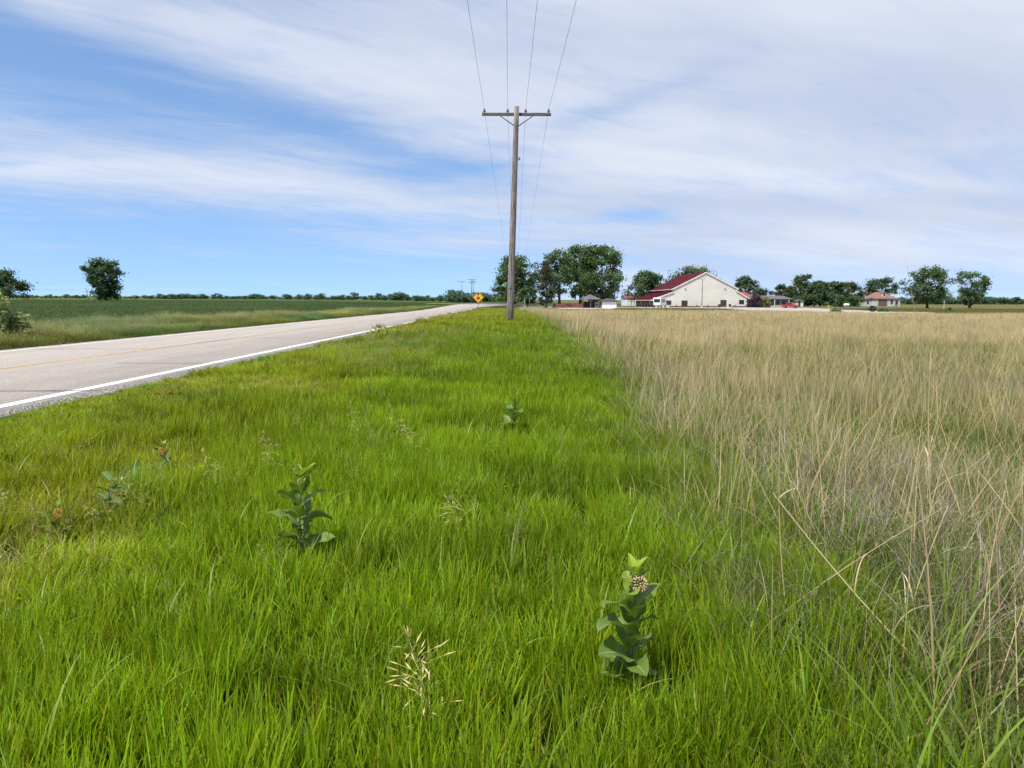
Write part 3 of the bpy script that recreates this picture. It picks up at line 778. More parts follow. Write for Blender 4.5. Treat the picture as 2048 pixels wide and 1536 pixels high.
for px, lab in ((1393, 'small dark utility stub left of the parking lot lamp'), (1415, 'small dark utility stub right of the parking lot lamp'), (1352, 'small dark utility stub near the left hall window'), (1469, 'small dark utility stub left of the right hall window')):
    b_ = MB(); b_.lathe([(.12, 0), (.12, .5), (.2, .52), (.2, .75), (.1, .8), (.0, .8)], 10, (hx(px), 233.4, zb))
    tag(b_.build('utility_stub', M['darkmetal']), lab, 'utility stub')
# parking lot lamp
lx = at(1403.5, 618, 222); z = zg(lx[0], 222)
r = empty('lot_lamp', (float(lx[0]), 222, z), 0, 'tall double headed lamp post in front of the cream hall', 'lamp post')
H = float(at(1403.5, 559, 222)[2]) - z
MB().lathe([(.28, -.1), (.28, .5), (.1, .52)], 10).build('footing', M['concrete'], r)
MB().tube([(0, 0, .4), (0, 0, H)], [.10, .07], 8).build('post', M['darkmetal'], r)
for s in (-1, 1):
    MB().tube([(0, 0, H - .05), (s * .45, 0, H + .02), (s * .6, 0, H + .25)], [.05, .05, .04], 6).build('arm', M['darkmetal'], r)
    MB().prism([(s * .5, H + .22), (s * 1.05, H + .55), (s * 1.0, H + .68), (s * .45, H + .36)], 'y', -.2, .2).build('lamp_head', M['concrete'], r)

# ------------------------------------------------------------------ vehicles
def wheel(parent, x, y, r=.36, w=.22):
    t = MB(); n = 18
    prof = [(r * .62, -w / 2), (r * .92, -w / 2), (r, -w / 3), (r, w / 3), (r * .92, w / 2), (r * .62, w / 2)]
    vs = []; fs = []
    for q, yy in prof:
        for k in range(n): vs.append((x + q * math.cos(6.2832 * k / n), y + yy, r + q * math.sin(6.2832 * k / n)))
    for i in range(len(prof) - 1):
        for k in range(n): fs.append((i * n + k, i * n + (k + 1) % n, (i + 1) * n + (k + 1) % n, (i + 1) * n + k))
    t.add(vs, fs, True); o = t.build('wheel', M['rubber'], parent)
    h = MB(); vs = [(x + r * .62 * math.cos(6.2832 * k / n), y + s * w * .42, r + r * .62 * math.sin(6.2832 * k / n)) for s in (-1, 1) for k in range(n)]
    h.add(vs, [tuple(range(n)), tuple(range(2 * n - 1, n - 1, -1))] + [(k, (k + 1) % n, (k + 1) % n + n, k + n) for k in range(n)])
    h.build('rim', M['galv'], o)
vy = 224.0
vp = at(1319, 617, vy); z = zg(vp[0], vy) + .05
van = empty('camper_van', (float(vp[0]), vy, z), R(62), 'white boxy camper van parked at the left end of the hall', 'van')
van.scale = (1.12, 1.12, 1.12)
b = MB().prism([(-2.3, .45), (-2.3, 2.35), (-2.15, 2.5), (1.35, 2.5), (1.75, 2.3), (2.05, 1.5), (2.75, 1.25), (2.85, .8), (2.85, .45)], 'y', -1.02, 1.02)
b.build('body', M['white'], van, .04)
for s in (-1, 1):
    y0, y1 = (1.025, 1.05) if s > 0 else (-1.05, -1.025)
    for xa, xb in ((-1.9, -.55), (-.3, .75)):
        MB().box(xa, xb, y0, y1, 1.3, 2.1).build('side_window', M['glass'], van)
    MB().prism([(1.0, 1.45), (1.85, 1.45), (1.6, 2.05), (1.0, 2.05)], 'y', y0, y1).build('side_window', M['glass'], van)
    for xx in (-1.5, 1.95): wheel(van, xx, s * .92)
MB().box(-2.345, -2.315, -.8, .8, 1.3, 2.15).build('rear_window', M['glass'], van)
MB().box(-2.46, -2.31, -.95, .95, .4, .58).build('bumper', M['darkmetal'], van)
for s in (-1, 1): MB().box(-2.34, -2.312, s * .85 - .09, s * .85 + .09, .75, 1.1).build('tail_light', M['signred'], van)
MB().box(-.9, -.1, -.35, .35, 2.51, 2.7).build('roof_unit', M['white'], van, .04)
cy = 214.0
cp = at(1580, 618, cy); z = zg(cp[0], cy) + .05
car = empty('parked_car', (float(cp[0]), cy, z), R(-38), 'bright red pickup truck parked at the edge of the gravel car park', 'car')
car.scale = (.86, .86, .9)
MB().prism([(-2.5, .45), (-2.5, 1.05), (-.75, 1.05), (1.2, 1.1), (2.3, 1.0), (2.45, .8), (2.45, .42)], 'y', -.95, .95).build('body', M['carred'], car, .05)
MB().prism([(-.75, 1.04), (-.62, 1.66), (.45, 1.68), (1.2, 1.08)], 'y', -.84, .84).build('cab', M['carred'], car, .05)
for s in (-1, 1):
    y0, y1 = (.845, .87) if s > 0 else (-.87, -.845)
    MB().prism([(-.6, 1.14), (-.5, 1.58), (.38, 1.58), (.95, 1.14)], 'y', y0, y1).build('side_window', M['glass'], car)
    for xx in (-1.6, 1.5): wheel(car, xx, s * .88, .38)
    MB().box(2.40, 2.47, s * .7 - .16, s * .7 + .16, .72, .9).build('headlight', M['white'], car)
    MB().box(-2.53, -2.49, s * .85 - .07, s * .85 + .07, .65, 1.0).build('tail_light', M['signred'], car)
MB().prism([(.52, 1.645), (1.16, 1.13), (1.22, 1.13), (.58, 1.66)], 'y', -.74, .74).build('windscreen', M['glass'], car)
MB().box(-2.35, -.85, -.8, .8, 1.045, 1.075).build('bed_cover', M['signblack'], car)
MB().box(2.43, 2.52, -.9, .9, .4, .6).build('bumper', M['darkmetal'], car)

# ------------------------------------------------------------------ small buildings and yard things
def base(px, Yd):
    p = at(px, 612, Yd); return float(p[0]), Yd, zg(p[0], Yd)
def zpx(px, py, Yd): return float(at(px, py, Yd)[2])
# gazebo
gx_, gy_, gz_ = base(1179.5, 176); w = 39 * 176 / 1535 / 2
g = empty('gazebo', (gx_, gy_, gz_), 0, 'small open gazebo with a grey pyramid roof under the large tree', 'gazebo')
ze, za = zpx(1179, 598, 176) - gz_, zpx(1179, 588.5, 176) - gz_
MB().add([(-w, -w, ze), (w, -w, ze), (w, w, ze), (-w, w, ze), (0, 0, za), (-w, -w, ze - .15), (w, -w, ze - .15), (w, w, ze - .15), (-w, w, ze - .15)],
         [(0, 1, 4), (1, 2, 4), (2, 3, 4), (3, 0, 4), (5, 8, 7, 6), (0, 5, 6, 1), (1, 6, 7, 2), (2, 7, 8, 3), (3, 8, 5, 0)]).build('roof', M['greyroof'], g)
MB().box(-w * .95, w * .95, -w * .95, w * .95, -.3, .12).build('deck', M['brown'], g)
for sx in (-1, 0, 1):
    for sy in (-1, 1):
        MB().box(sx * w * .82 - .09, sx * w * .82 + .09, sy * w * .82 - .09, sy * w * .82 + .09, .12, ze - .1).build('post', M['brown'], g)
for s in (-1, 1):
    MB().box(s * w * .82 - .03, s * w * .82 + .03, -w * .8, w * .8, .8, .9).build('rail', M['brown'], g)
MB().box(-w * .6, w * .6, w * .55, w * .8, .12, 1.5).build('back_panel', M['door'], g)
def house(name, label, px0, px1, yroof, yeave, ybase, Yd, depth, wallm, roofm, hip=0.0, over=.4, cat='house', gable_side=False):
    x0 = float(at(px0, ybase, Yd)[0]); x1 = float(at(px1, ybase, Yd)[0]); xm = (x0 + x1) / 2
    z = zg(xm, Yd); h = (x1 - x0) / 2
    r = empty(name, (xm, Yd, z), 0, label, cat)
    ze = zpx((px0 + px1) / 2, yeave, Yd) - z; zr = zpx((px0 + px1) / 2, yroof, Yd) - z
    MB().box(-h, h, 0, depth, -.3, ze).build('wall', wallm, r)
    a = h + over; k = max(.05, h * (1 - hip)) if not gable_side else 0
    y0, y1, ym = -over, depth + over, depth / 2
    if gable_side:
        MB().prism([(-a, ze), (a, ze), (0, zr)], 'y', y0, y1).build('roof', roofm, r)
    else:
        MB().add([(-a, y0, ze), (a, y0, ze), (a, y1, ze), (-a, y1, ze), (-k if hip else -a, ym, zr), (k if hip else a, ym, zr)],
                 [(0, 1, 5, 4), (1, 2, 5), (2, 3, 4, 5), (3, 0, 4), (0, 3, 2, 1)]).build('roof', roofm, r)
    return r, h, ze, zr
def opening(r, x0, x1, z0, z1, m, name='window', framem=None, y=-.03):
    g = MB().box(x0, x1, y, y + .025, z0, z1).build(name, m, r)
    if framem:
        f = MB()
        f.box(x0 - .08, x1 + .08, y - .03, y + .026, z1, z1 + .08).box(x0 - .08, x1 + .08, y - .03, y + .026, z0 - .08, z0).box(x0 - .08, x0, y - .03, y + .026, z0, z1).box(x1, x1 + .08, y - .03, y + .026, z0, z1)
        f.build('frame', framem, g)
# white garage-like shed with dark roof
r, h, ze, zr = house('small_shed', 'low shed with a wide white door right of the gazebo', 1203, 1234, 596.5, 602.5, 615, 184, 4, M['brown'], M['greyroof'], gable_side=True, cat='shed')
opening(r, -h + .1, h - .12, 0, ze - .1, M['white'], 'garage_door')
# white building with faded red roof
r, h, ze, zr = house('red_roofed_shed', 'white metal shed with a faded red roof left of the hall', 1250, 1318, 588.5, 595.5, 609, 300, 10, M['white'], M['redroof'], cat='shed')
opening(r, -h + .6, -h + 2.8, 0, 2.0, M['trim'], 'door')
r, h, ze, zr = house('red_roofed_outbuilding', 'small outbuilding with a bright red roof peeking over the hall aisle', 1484, 1501, 583.5, 592, 610, 280, 8, M['cream'], M['redroof'], hip=.4, cat='outbuilding')
# ranch house
r, h, ze, zr = house('ranch_house', 'low brown ranch house with a grey roof right of the hall', 1498, 1580, 591, 598, 612, 250, 9, M['brown'], M['greyroof'], hip=.16, over=.9)
for fx0, fx1 in ((.28, .50), (.56, .80)):
    opening(r, h * fx0, h * fx1, .7, ze - .25, M['glass'], 'window', M['white'])
MB().box(-h, h * .95, -.5, -.04, -.2, .55).build('brick_base', M['concrete'], r)
for fx in (.20, .90): MB().box(h * fx - .08, h * fx + .08, -.8, -.64, 0, ze - .05).build('porch_post', M['white'], r)
# farmhouse
r, h, ze, zr = house('farmhouse', 'old white farmhouse with a brown hipped roof and dormer', 1745, 1790, 584, 597, 607.5, 320, 9, M['oldwhite'], M['brownroof'], hip=.62, over=.5)
opening(r, -h * .5, h * .30, 0, ze - .4, M['brown'], 'porch_opening', M['oldwhite'])
opening(r, h * .6, h * .8, .8, ze - .5, M['glass'], 'window', M['oldwhite'])
for s, k in ((-1, 3.0), (1, 2.6)):
    xa, xb = (-h - k, -h) if s < 0 else (h, h + k)
    wing = MB().box(xa, xb, 1.0, 7.5, -.3, ze - .35).build('side_wing', M['oldwhite'], r)
    MB().prism([(xa - (.3 if s < 0 else 0), ze - .35), (xb + (.3 if s > 0 else 0), ze - .35), (xb if s < 0 else xa, ze + .55)], 'y', .6, 7.9).build('wing_roof', M['brownroof'], wing)
    MB().box((xa + xb) / 2 - .4, (xa + xb) / 2 + .4, .96, .985, .8, ze - .9).build('window', M['glass'], wing)
dm = MB().box(-.3, 1.2, .8, 3, ze + .7, zr - .35).build('dormer', M['oldwhite'], r)
MB().box(.1, .8, .76, .79, ze + .95, zr - .6).build('window', M['glass'], dm)
MB().prism([(-.5, zr - .36), (1.4, zr - .36), (.45, zr + .15)], 'y', .6, 3.4).build('dormer_roof', M['brownroof'], dm)
MB().box(h * .35, h * .35 + .6, 4.2, 4.8, zr - 1.2, zr + .5).build('chimney', M['brown'], r)
# tan shed
r, h, ze, zr = house('tan_shed', 'small tan shed between ranch house and wooded row', 1596, 1607, 599, 601.5, 607, 290, 4, M['trim'], M['greyroof'], cat='shed', gable_side=True)
opening(r, -h + .15, -h + .9, 0, ze - .1, M['door'], 'door')
# grey cabinet
x, y, z = base(1586.5, 226)
r = empty('utility_cabinet', (x, y, z), R(12), 'grey green utility cabinet behind the red pickup', 'cabinet')
MB().box(-.6, .6, 0, .7, -.1, 1.55).build('housing', M['greycab'], r, .03)
MB().box(-.66, .66, -.06, .76, 1.56, 1.63).build('lid', M['galv'], r)
MB().box(-.5, .5, -.03, -.002, .15, 1.4).build('door', M['greycab'], r)
# propane tank / tent-like pale dome
x, y, z = base(1693, 280)
r = empty('pale_tank', (x, y, z), 0, 'small pale rounded tank on the lawn between two round shrubs', 'tank')
vs = MB(); prof = [(.02, -1.05), (.3, -.98), (.48, -.8), (.52, -.55), (.52, .55), (.48, .8), (.3, .98), (.02, 1.05)]
n = 14; V_ = []; F_ = []
for q, xx in prof:
    for k in range(n): V_.append((xx, q * math.cos(6.2832 * k / n), .75 + q * math.sin(6.2832 * k / n)))
for i in range(len(prof) - 1):
    for k in range(n): F_.append((i * n + k, i * n + (k + 1) % n, (i + 1) * n + (k + 1) % n, (i + 1) * n + k))
vs.add(V_, F_, True).build('vessel', M['white'], r)
for s in (-.6, .6): MB().box(s - .1, s + .1, -.3, .3, -.1, .32).build('foot', M['concrete'], r)
# yellow marker post, and slim posts near the crossing
for px, yt, yb, Yd, w, m, nm, lab, cat in (
        (1657, 610, 618, 190, .09, M['paint_yellow'], 'marker_post', 'short yellow marker post beyond the gravel car park', 'post'),
        (1049.5, 597, 612, 172, .06, M['concrete'], 'slim_post', 'slim pale post left of the small dark tree trunk', 'post'),
        (1059, 596, 612, 174, .06, M['concrete'], 'slim_post', 'slim pale post right of the small dark tree trunk', 'post'),
        (963.5, 600, 608, 195, .05, M['signyellow'], 'slim_post', 'tiny yellow post right of the warning sign at the crossing', 'post'),
        (1888, 600, 608, 236, .09, M['white'], 'fence_post', 'white post under the big spreading tree', 'post')):
    x = float(at(px, yb, Yd)[0]); z = zg(x, Yd); H = float(at(px, yt, Yd)[2]) - z
    o = MB().box(-w, w, -w, w, -.15, H - .06).add([(-w, -w, H - .06), (w, -w, H - .06), (w, w, H - .06), (-w, w, H - .06), (0, 0, H)], [(0, 1, 4), (1, 2, 4), (2, 3, 4), (3, 0, 4)]).build(nm, m)
    o.location = (x, Yd, z); tag(o, lab, cat)
# red plank fence behind the spruce
fx0, fx1 = float(at(1106, 610, 190)[0]), float(at(1166, 610, 190)[0])
z = zg((fx0 + fx1) / 2, 190)
r = empty('plank_fence', (fx0, 190, z), 0, 'low red brown plank fence left of the gazebo', 'fence')
n = 28; dx = (fx1 - fx0) / n
pm = MB().box(0, dx * .9, -.015, .015, .05, 1.0).build('plank', M['redfence'], r)
for i in range(1, n):
    o = link(pm.copy(), r); o.location.x = dx * i; o.location.z = hr.uniform(-.03, .03)
for i in range(0, n + 1, 7): MB().box(dx * i - .06, dx * i + .06, .02, .13, -.2, 1.05).build('post', M['redfence'], r)
for zz_ in (.3, .8): MB().box(0, fx1 - fx0, .016, .05, zz_ - .04, zz_ + .04).build('rail', M['redfence'], r)
# grey pipe rail
fx0, fx1 = float(at(1068, 610, 178)[0]), float(at(1104, 610, 178)[0])
z = zg(fx0, 178)
r = empty('pipe_rail', (fx0, 178, z), 0, 'grey pipe rail fence below the spruce', 'fence')
for i in range(4): MB().tube([((fx1 - fx0) * i / 3, 0, -.2), ((fx1 - fx0) * i / 3, 0, 1.0)], [.04, .04], 6).build('post', M['galv'], r)
for zz_ in (.55, .98): MB().tube([(0, 0, zz_), (fx1 - fx0, 0, zz_)], [.035, .035], 6).build('rail', M['galv'], r)
# clipped hedge in front of the ranch house
def leaf_thing(name, loc, C, leaf, colr, label, cat, seed, m='tree', kind=None, group=None, up=.35):
    rg = np.random.default_rng(seed)
    V, F = leaf_quads(rg, C, leaf, up)
    cl = np.repeat(np.array(colr) * rg.uniform(.7, 1.3, (len(C), 1)), 4, 0)
    o = link(bpy.data.objects.new(name, np_mesh(name, V, F, cl, mat=M[m])))
    o.location = loc
    return tag(o, label, cat, group, kind)
x, y, z = base(1526, 228)
C = np.random.default_rng(8).random((2600, 3)) * [4.6, 1.0, 1.0] + [-2.3, 0, 0]
leaf_thing('clipped_hedge', (x, y, z), C, .09, (.075, .11, .030), 'low clipped green hedge in front of the ranch house', 'hedge', 4)
# elder shrub with cream flower plates at the left edge
ex, ey = float(at(-8, 690, 24.5)[0]), 24.5
ez = zg(ex, ey)
eld = empty('elder_shrub', (ex, ey, ez), 0, 'leafy shrub with cream flower heads at the left edge beyond the road', 'shrub')
rg = np.random.default_rng(21)
def dome_pts(n, a, b_, h, sh=0.0):
    d = rg.normal(size=(n, 3)); d /= np.linalg.norm(d, axis=1)[:, None]; d[:, 2] = np.abs(d[:, 2])
    k = rg.uniform(.45, 1, (n, 1)) ** .5 if sh == 0 else rg.uniform(sh, 1.05, (n, 1))
    lump = 1 + .16 * np.sin(d[:, :1] * 7 + d[:, 1:2] * 5)
    return d * k * lump * [a, b_, h]
C = dome_pts(6500, .9, .9, 1.58); C[:, 2] += .05
V, F = leaf_quads(rg, C, .055, .4)
cl = np.repeat(np.array((.19, .26, .10)) * rg.uniform(.6, 1.35, (len(C), 1)), 4, 0)
link(bpy.data.objects.new('foliage', np_mesh('foliage', V, F, cl, mat=M['tree'])), eld)
st = MB()
for k in range(9):
    a = k * 2.4; st.tube([(0.1 * math.cos(a), .1 * math.sin(a), -.1), (.35 * math.cos(a), .35 * math.sin(a), .6), (.6 * math.cos(a), .6 * math.sin(a), 1.05)], [.018, .012, .006], 5, cap=False)
st.build('stem', M['bark'], eld)
fc = dome_pts(90, .92, .92, 1.62, .94)
Cf = (fc[:, None, :] + rg.normal(size=(90, 30, 3)) * [.06, .06, .012]).reshape(-1, 3)
V, F = leaf_quads(rg, Cf, .018, 2.5)
link(bpy.data.objects.new('flower_heads', np_mesh('flower_heads', V, F, np.tile([.62, .60, .38], (len(V), 1)), mat=M['tree'])), eld)

# ------------------------------------------------------------------ grass: tufts scattered over the ground
def blades(rg, n, Rr, h, w, lean, curve, segs, c0, c1, cvar=.18, wind=(0, 0), pos=None, zb=0.0, taper=.7, flat=0.0, clump=None):
    """n blades; h, w, curve are (lo, hi); c0 root colour, c1 tip colour"""
    a = rg.uniform(0, 6.2832, n); rr = Rr * np.sqrt(rg.random(n))
    p = np.stack([np.cos(a) * rr, np.sin(a) * rr, np.full(n, zb)], 1) if pos is None else pos.copy()
    phi = rg.uniform(0, 6.2832, n); d = np.stack([np.cos(phi), np.sin(phi)], 1)
    if clump:        # blades fan out of a few tight crowns
        nc, sp = clump
        ca, cr_ = rg.uniform(0, 6.2832, nc), Rr * np.sqrt(rg.random(nc))
        cx = np.stack([np.cos(ca) * cr_, np.sin(ca) * cr_], 1); ci_ = rg.integers(0, nc, n)
        of = rg.normal(0, sp, (n, 2)); p[:, :2] = cx[ci_] + of
        phi = np.arctan2(of[:, 1], of[:, 0]) + rg.normal(0, .5, n); d = np.stack([np.cos(phi), np.sin(phi)], 1)
    H = rg.uniform(*h, n); Wd = rg.uniform(*w, n); th = np.abs(rg.normal(0, lean, n)) + flat; cv = rg.uniform(*curve, n)
    wp = phi + np.pi / 2 + rg.normal(0, .7, n)
    wd = np.stack([np.cos(wp), np.sin(wp), np.zeros(n)], 1)
    V = np.zeros((n, segs + 1, 2, 3)); Cc = np.zeros((n, segs + 1, 2, 3))
    var = rg.uniform(1 - cvar, 1 + cvar, (n, 1)) * (1 + rg.normal(0, cvar * .35, (n, 3)))
    for i in range(segs + 1):
        t = i / segs
        ww = (Wd * (1 - t ** (1 / (1 - taper + .3)) * .95) * (.75 + .25 * min(1, t * 4)))[:, None] * .5
        V[:, i, 0] = p - wd * ww; V[:, i, 1] = p + wd * ww
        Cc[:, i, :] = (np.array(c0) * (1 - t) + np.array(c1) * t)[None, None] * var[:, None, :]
        an = th + cv * (t + .5 / segs) ** 1.4
        st = (H / segs)[:, None]
        p = p + np.stack([np.sin(an) * d[:, 0] + wind[0] * t, np.sin(an) * d[:, 1] + wind[1] * t, np.cos(an)], 1) * st
    base_ = (np.arange(n) * (segs + 1) * 2)[:, None, None]
    i = np.arange(segs)[None, :, None] * 2
    F = (base_ + i + np.array([0, 1, 3, 2])[None, None]).reshape(-1, 4)
    return V.reshape(-1, 3), F, np.clip(Cc.reshape(-1, 3), 0, 1), p

def tuft(name, parts, mat):
    Vs, Fs, Cs, o = [], [], [], 0
    for V, F, Cc, *_ in parts:
        Vs.append(V); Fs.append(F + o); Cs.append(Cc); o += len(V)
    ob = bpy.data.objects.new(name, np_mesh(name, np.concatenate(Vs), np.concatenate(Fs), np.concatenate(Cs), True, mat=mat))
    return ob

def seed_stem(rg, h, w, nsp, col, head=.3, sp_len=.022, sp_w=.004, lean=.16, curve=.5, spread=.03, hcol=None):
    """a thin stem with an airy head of spikelets"""
    st = blades(rg, 1, .02, (h, h), (w, w), lean, (curve * .4, curve), 7, col, col, .05, taper=.1)
    C = st[0].reshape(8, 2, 3).mean(1)
    k = rg.uniform(1 - head, 1, nsp) * 7; i = np.clip(k.astype(int), 0, 6); f = (k - i)[:, None]
    P = C[i] * (1 - f) + C[i + 1] * f + rg.normal(size=(nsp, 3)) * spread
    sp = blades(rg, nsp, 0, (sp_len * .7, sp_len * 1.3), (sp_w, sp_w * 1.4), .9, (.2, 1.0), 2, hcol or col, hcol or col, .15, pos=P, taper=.3)
    return [st, sp]

def make_collection(name, obs):
    c = bpy.data.collections.new(name)
    for k, o in enumerate(obs):
        o.name = '%s_%02d' % (name, k); c.objects.link(o)
    return c

def scatter(name, coll, P, rot, scl, idx, tint, label, cat):
    n = len(P)
    me = bpy.data.meshes.new(name)
    me.vertices.add(n); me.vertices.foreach_set('co', np.ascontiguousarray(P, np.float32).ravel())
    for nm, ty, ar, key in (('rot', 'FLOAT_VECTOR', rot, 'vector'), ('scl', 'FLOAT_VECTOR', scl, 'vector'), ('idx', 'INT', idx, 'value')):
        at_ = me.attributes.new(nm, ty, 'POINT'); at_.data.foreach_set(key, np.ascontiguousarray(ar, np.int32 if ty == 'INT' else np.float32).ravel())
    at_ = me.attributes.new('tint', 'FLOAT_COLOR', 'POINT')
    c4 = np.ones((n, 4), np.float32); c4[:, :3] = tint; at_.data.foreach_set('color', c4.ravel())
    o = link(bpy.data.objects.new(name, me))
    ng = bpy.data.node_groups.new(name, 'GeometryNodeTree')
    ng.interface.new_socket('Geometry', in_out='INPUT', socket_type='NodeSocketGeometry')
    ng.interface.new_socket('Geometry', in_out='OUTPUT', socket_type='NodeSocketGeometry')
    N = ng.nodes; Lk = ng.links
    gi = N.new('NodeGroupInput'); go = N.new('NodeGroupOutput')
    ci = N.new('GeometryNodeCollectionInfo'); ci.inputs[0].default_value = coll
    ci.inputs['Separate Children'].default_value = True; ci.inputs['Reset Children'].default_value = True
    ip = N.new('GeometryNodeInstanceOnPoints'); ip.inputs['Pick Instance'].default_value = True
    def attr(nm, ty):
        a = N.new('GeometryNodeInputNamedAttribute'); a.data_type = ty; a.inputs[0].default_value = nm; return a.outputs[0]
    Lk.new(gi.outputs[0], ip.inputs['Points']); Lk.new(ci.outputs[0], ip.inputs['Instance'])
    Lk.new(attr('idx', 'INT'), ip.inputs['Instance Index'])
    Lk.new(attr('rot', 'FLOAT_VECTOR'), ip.inputs['Rotation']); Lk.new(attr('scl', 'FLOAT_VECTOR'), ip.inputs['Scale'])
    Lk.new(ip.outputs[0], go.inputs[0])
    md = o.modifiers.new('scatter', 'NODES'); md.node_group = ng
    return tag(o, label, cat, kind='stuff')

def field(y0, y1, dens, xlo, xhi, rg, side=.78, pad=1.6):
    """random points between y0 and y1, limited to what the camera and a step beside it could see"""
    out = []
    step = max(.4, (y1 - y0) / 60)
    y = y0
    while y < y1:
        ye = min(y1, y + step); ym = (y + ye) / 2
        xa = max(float(xlo(ym)), -side * ym - pad); xb = min(float(xhi(ym)), side * ym + pad)
        if xb > xa:
            n = rg.poisson(dens * (xb - xa) * (ye - y))
            out.append(np.stack([rg.uniform(xa, xb, n), rg.uniform(y, ye, n)], 1))
        y = ye
    return np.concatenate(out)

def finish(name, coll, XY, idx, sxy, sz, tint, tilt, rg, label, cat, dz=0.0):
    n = len(XY)
    P = np.stack([XY[:, 0], XY[:, 1], Zg(XY[:, 0], XY[:, 1]) + dz], 1)
    rot = np.stack([rg.normal(0, tilt, n), rg.normal(0, tilt, n), rg.uniform(0, 6.2832, n)], 1)
    scl = np.stack([sxy, sxy, sz], 1)
    return scatter(name, coll, P, rot, scl, idx, tint, label, cat)

rg = np.random.default_rng(1234)
# --- green verge tufts, three densities of detail
G0, G1 = (.118, .182, .014), (.248, .362, .008)
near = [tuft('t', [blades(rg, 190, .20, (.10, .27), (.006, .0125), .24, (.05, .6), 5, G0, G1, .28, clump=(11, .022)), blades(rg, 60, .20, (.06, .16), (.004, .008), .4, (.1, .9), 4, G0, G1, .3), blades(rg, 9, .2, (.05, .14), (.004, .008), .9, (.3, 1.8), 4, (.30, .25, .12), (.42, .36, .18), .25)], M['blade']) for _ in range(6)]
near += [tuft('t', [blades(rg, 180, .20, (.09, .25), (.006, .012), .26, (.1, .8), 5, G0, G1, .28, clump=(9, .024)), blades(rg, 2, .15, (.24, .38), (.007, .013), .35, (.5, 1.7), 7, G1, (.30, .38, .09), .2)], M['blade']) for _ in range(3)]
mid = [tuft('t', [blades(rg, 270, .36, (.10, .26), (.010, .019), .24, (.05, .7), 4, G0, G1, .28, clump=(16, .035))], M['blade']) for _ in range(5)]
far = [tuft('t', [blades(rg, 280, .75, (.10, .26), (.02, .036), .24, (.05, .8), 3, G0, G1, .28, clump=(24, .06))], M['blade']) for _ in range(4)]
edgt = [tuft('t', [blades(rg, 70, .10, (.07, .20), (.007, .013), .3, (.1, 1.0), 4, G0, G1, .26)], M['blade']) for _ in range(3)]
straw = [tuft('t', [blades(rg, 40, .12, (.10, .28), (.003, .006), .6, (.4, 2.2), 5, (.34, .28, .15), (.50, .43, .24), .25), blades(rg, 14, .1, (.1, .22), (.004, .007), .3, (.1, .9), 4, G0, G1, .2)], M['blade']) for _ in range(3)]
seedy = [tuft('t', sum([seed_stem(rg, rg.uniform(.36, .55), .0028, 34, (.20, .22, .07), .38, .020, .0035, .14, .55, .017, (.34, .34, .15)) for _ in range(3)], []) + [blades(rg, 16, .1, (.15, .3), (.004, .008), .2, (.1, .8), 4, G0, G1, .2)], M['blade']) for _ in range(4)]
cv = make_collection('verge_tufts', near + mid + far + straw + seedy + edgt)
iN, iM, iF, iS, iH, iE = 0, 9, 14, 18, 21, 25

def hole(XY):        # a small bare gap in the turf close to the camera
    h1 = at(545, 1470, 2.55)
    return (((XY[:, 0] - h1[0]) / .29) ** 2 + ((XY[:, 1] - 2.50) / .23) ** 2) < 1
vx0 = lambda y: RX1 + .10
vx1 = lambda y: x_border(y) + .35
bands = [(1.0, 4.2, 32, iN, 9, 1.0), (4.2, 7.5, 25, iN, 9, 1.05), (7.5, 13, 11, iM, 5, 1.0), (13, 24, 7.5, iM, 5, 1.2), (24, 60, 2.6, iF, 4, 1.0), (60, 130, 1.5, iF, 4, 1.35)]
detail = [(3, 24, 26, iS, 7, 1.0), (24, 75, 4, iS, 7, 1.0)]        # straw and seed-head clumps, picked below
EDGE = [(6, 20, 46, iE, 3, 1.0), (20, 60, 20, iE, 3, 1.5), (60, 125, 8, iE, 3, 2.2)]
XYs, ids, sxs, szs = [], [], [], []
for y0, y1, dn, i0, ni, s in bands + detail + EDGE:
    rad_ = {iN: .2, iM: .36, iF: .7, iS: .4}.get(i0, .0) * s
    XY = field(y0, y1, dn, (lambda y: RX1 + .12 + rad_), vx1, rg) if i0 != iE else field(y0, y1, dn, (lambda y: RX1 + .02 + .09 * s), (lambda y: RX1 + 1.4), rg)
    XY = XY[~hole(XY)]
    n = len(XY); x, y = XY[:, 0], XY[:, 1]
    k = i0 + rg.integers(0, ni, n)
    hgt = (.68 + .52 * vnoise(x, y, .42) + .25 * vnoise(x + 9, y, 2.2)) * (0.38 + .62 * sstep(RX1 + .1, RX1 + 2.2, x)) * (1 - .3 * (i0 == iE) * (y0 > 10)) * rg.uniform(.85, 1.15, n)
    XYs.append(XY); ids.append(k); sxs.append(s * rg.uniform(.85, 1.2, n)); szs.append(hgt * s ** .4)
XY = np.concatenate(XYs); k = np.concatenate(ids); sx_ = np.concatenate(sxs); sz_ = np.concatenate(szs)
x, y = XY[:, 0], XY[:, 1]
# straw patches and seed heads replace some tufts on the road side and further out
pat = vnoise(x + 50, y, 1.3) * .6 + vnoise(x + 20, y + 7, .45) * .4
roadside = sstep(-1.2, -3.4, x)
rs = rg.random(len(k))
det = (k >= iS) & (k < iE)
isst = det & (((pat > .52) & (x < -1.9) & (rs < .9)) | (rs < .015 + .16 * roadside))
sd_den = .015 + .5 * np.exp(-((x + 2.0 + .05 * y) / 1.5) ** 2) * sstep(3.5, 9, y) * sstep(.35, .7, vnoise(x, y + 40, 2.6)) + .16 * sstep(14, 30, y)
issd = det & (~isst) & (rg.random(len(k)) < sd_den)
keep = (~det) | isst | issd
XY, k, sx_, sz_, x, y, pat, roadside, isst, issd = [q[keep] for q in (XY, k, sx_, sz_, x, y, pat, roadside, isst, issd)]
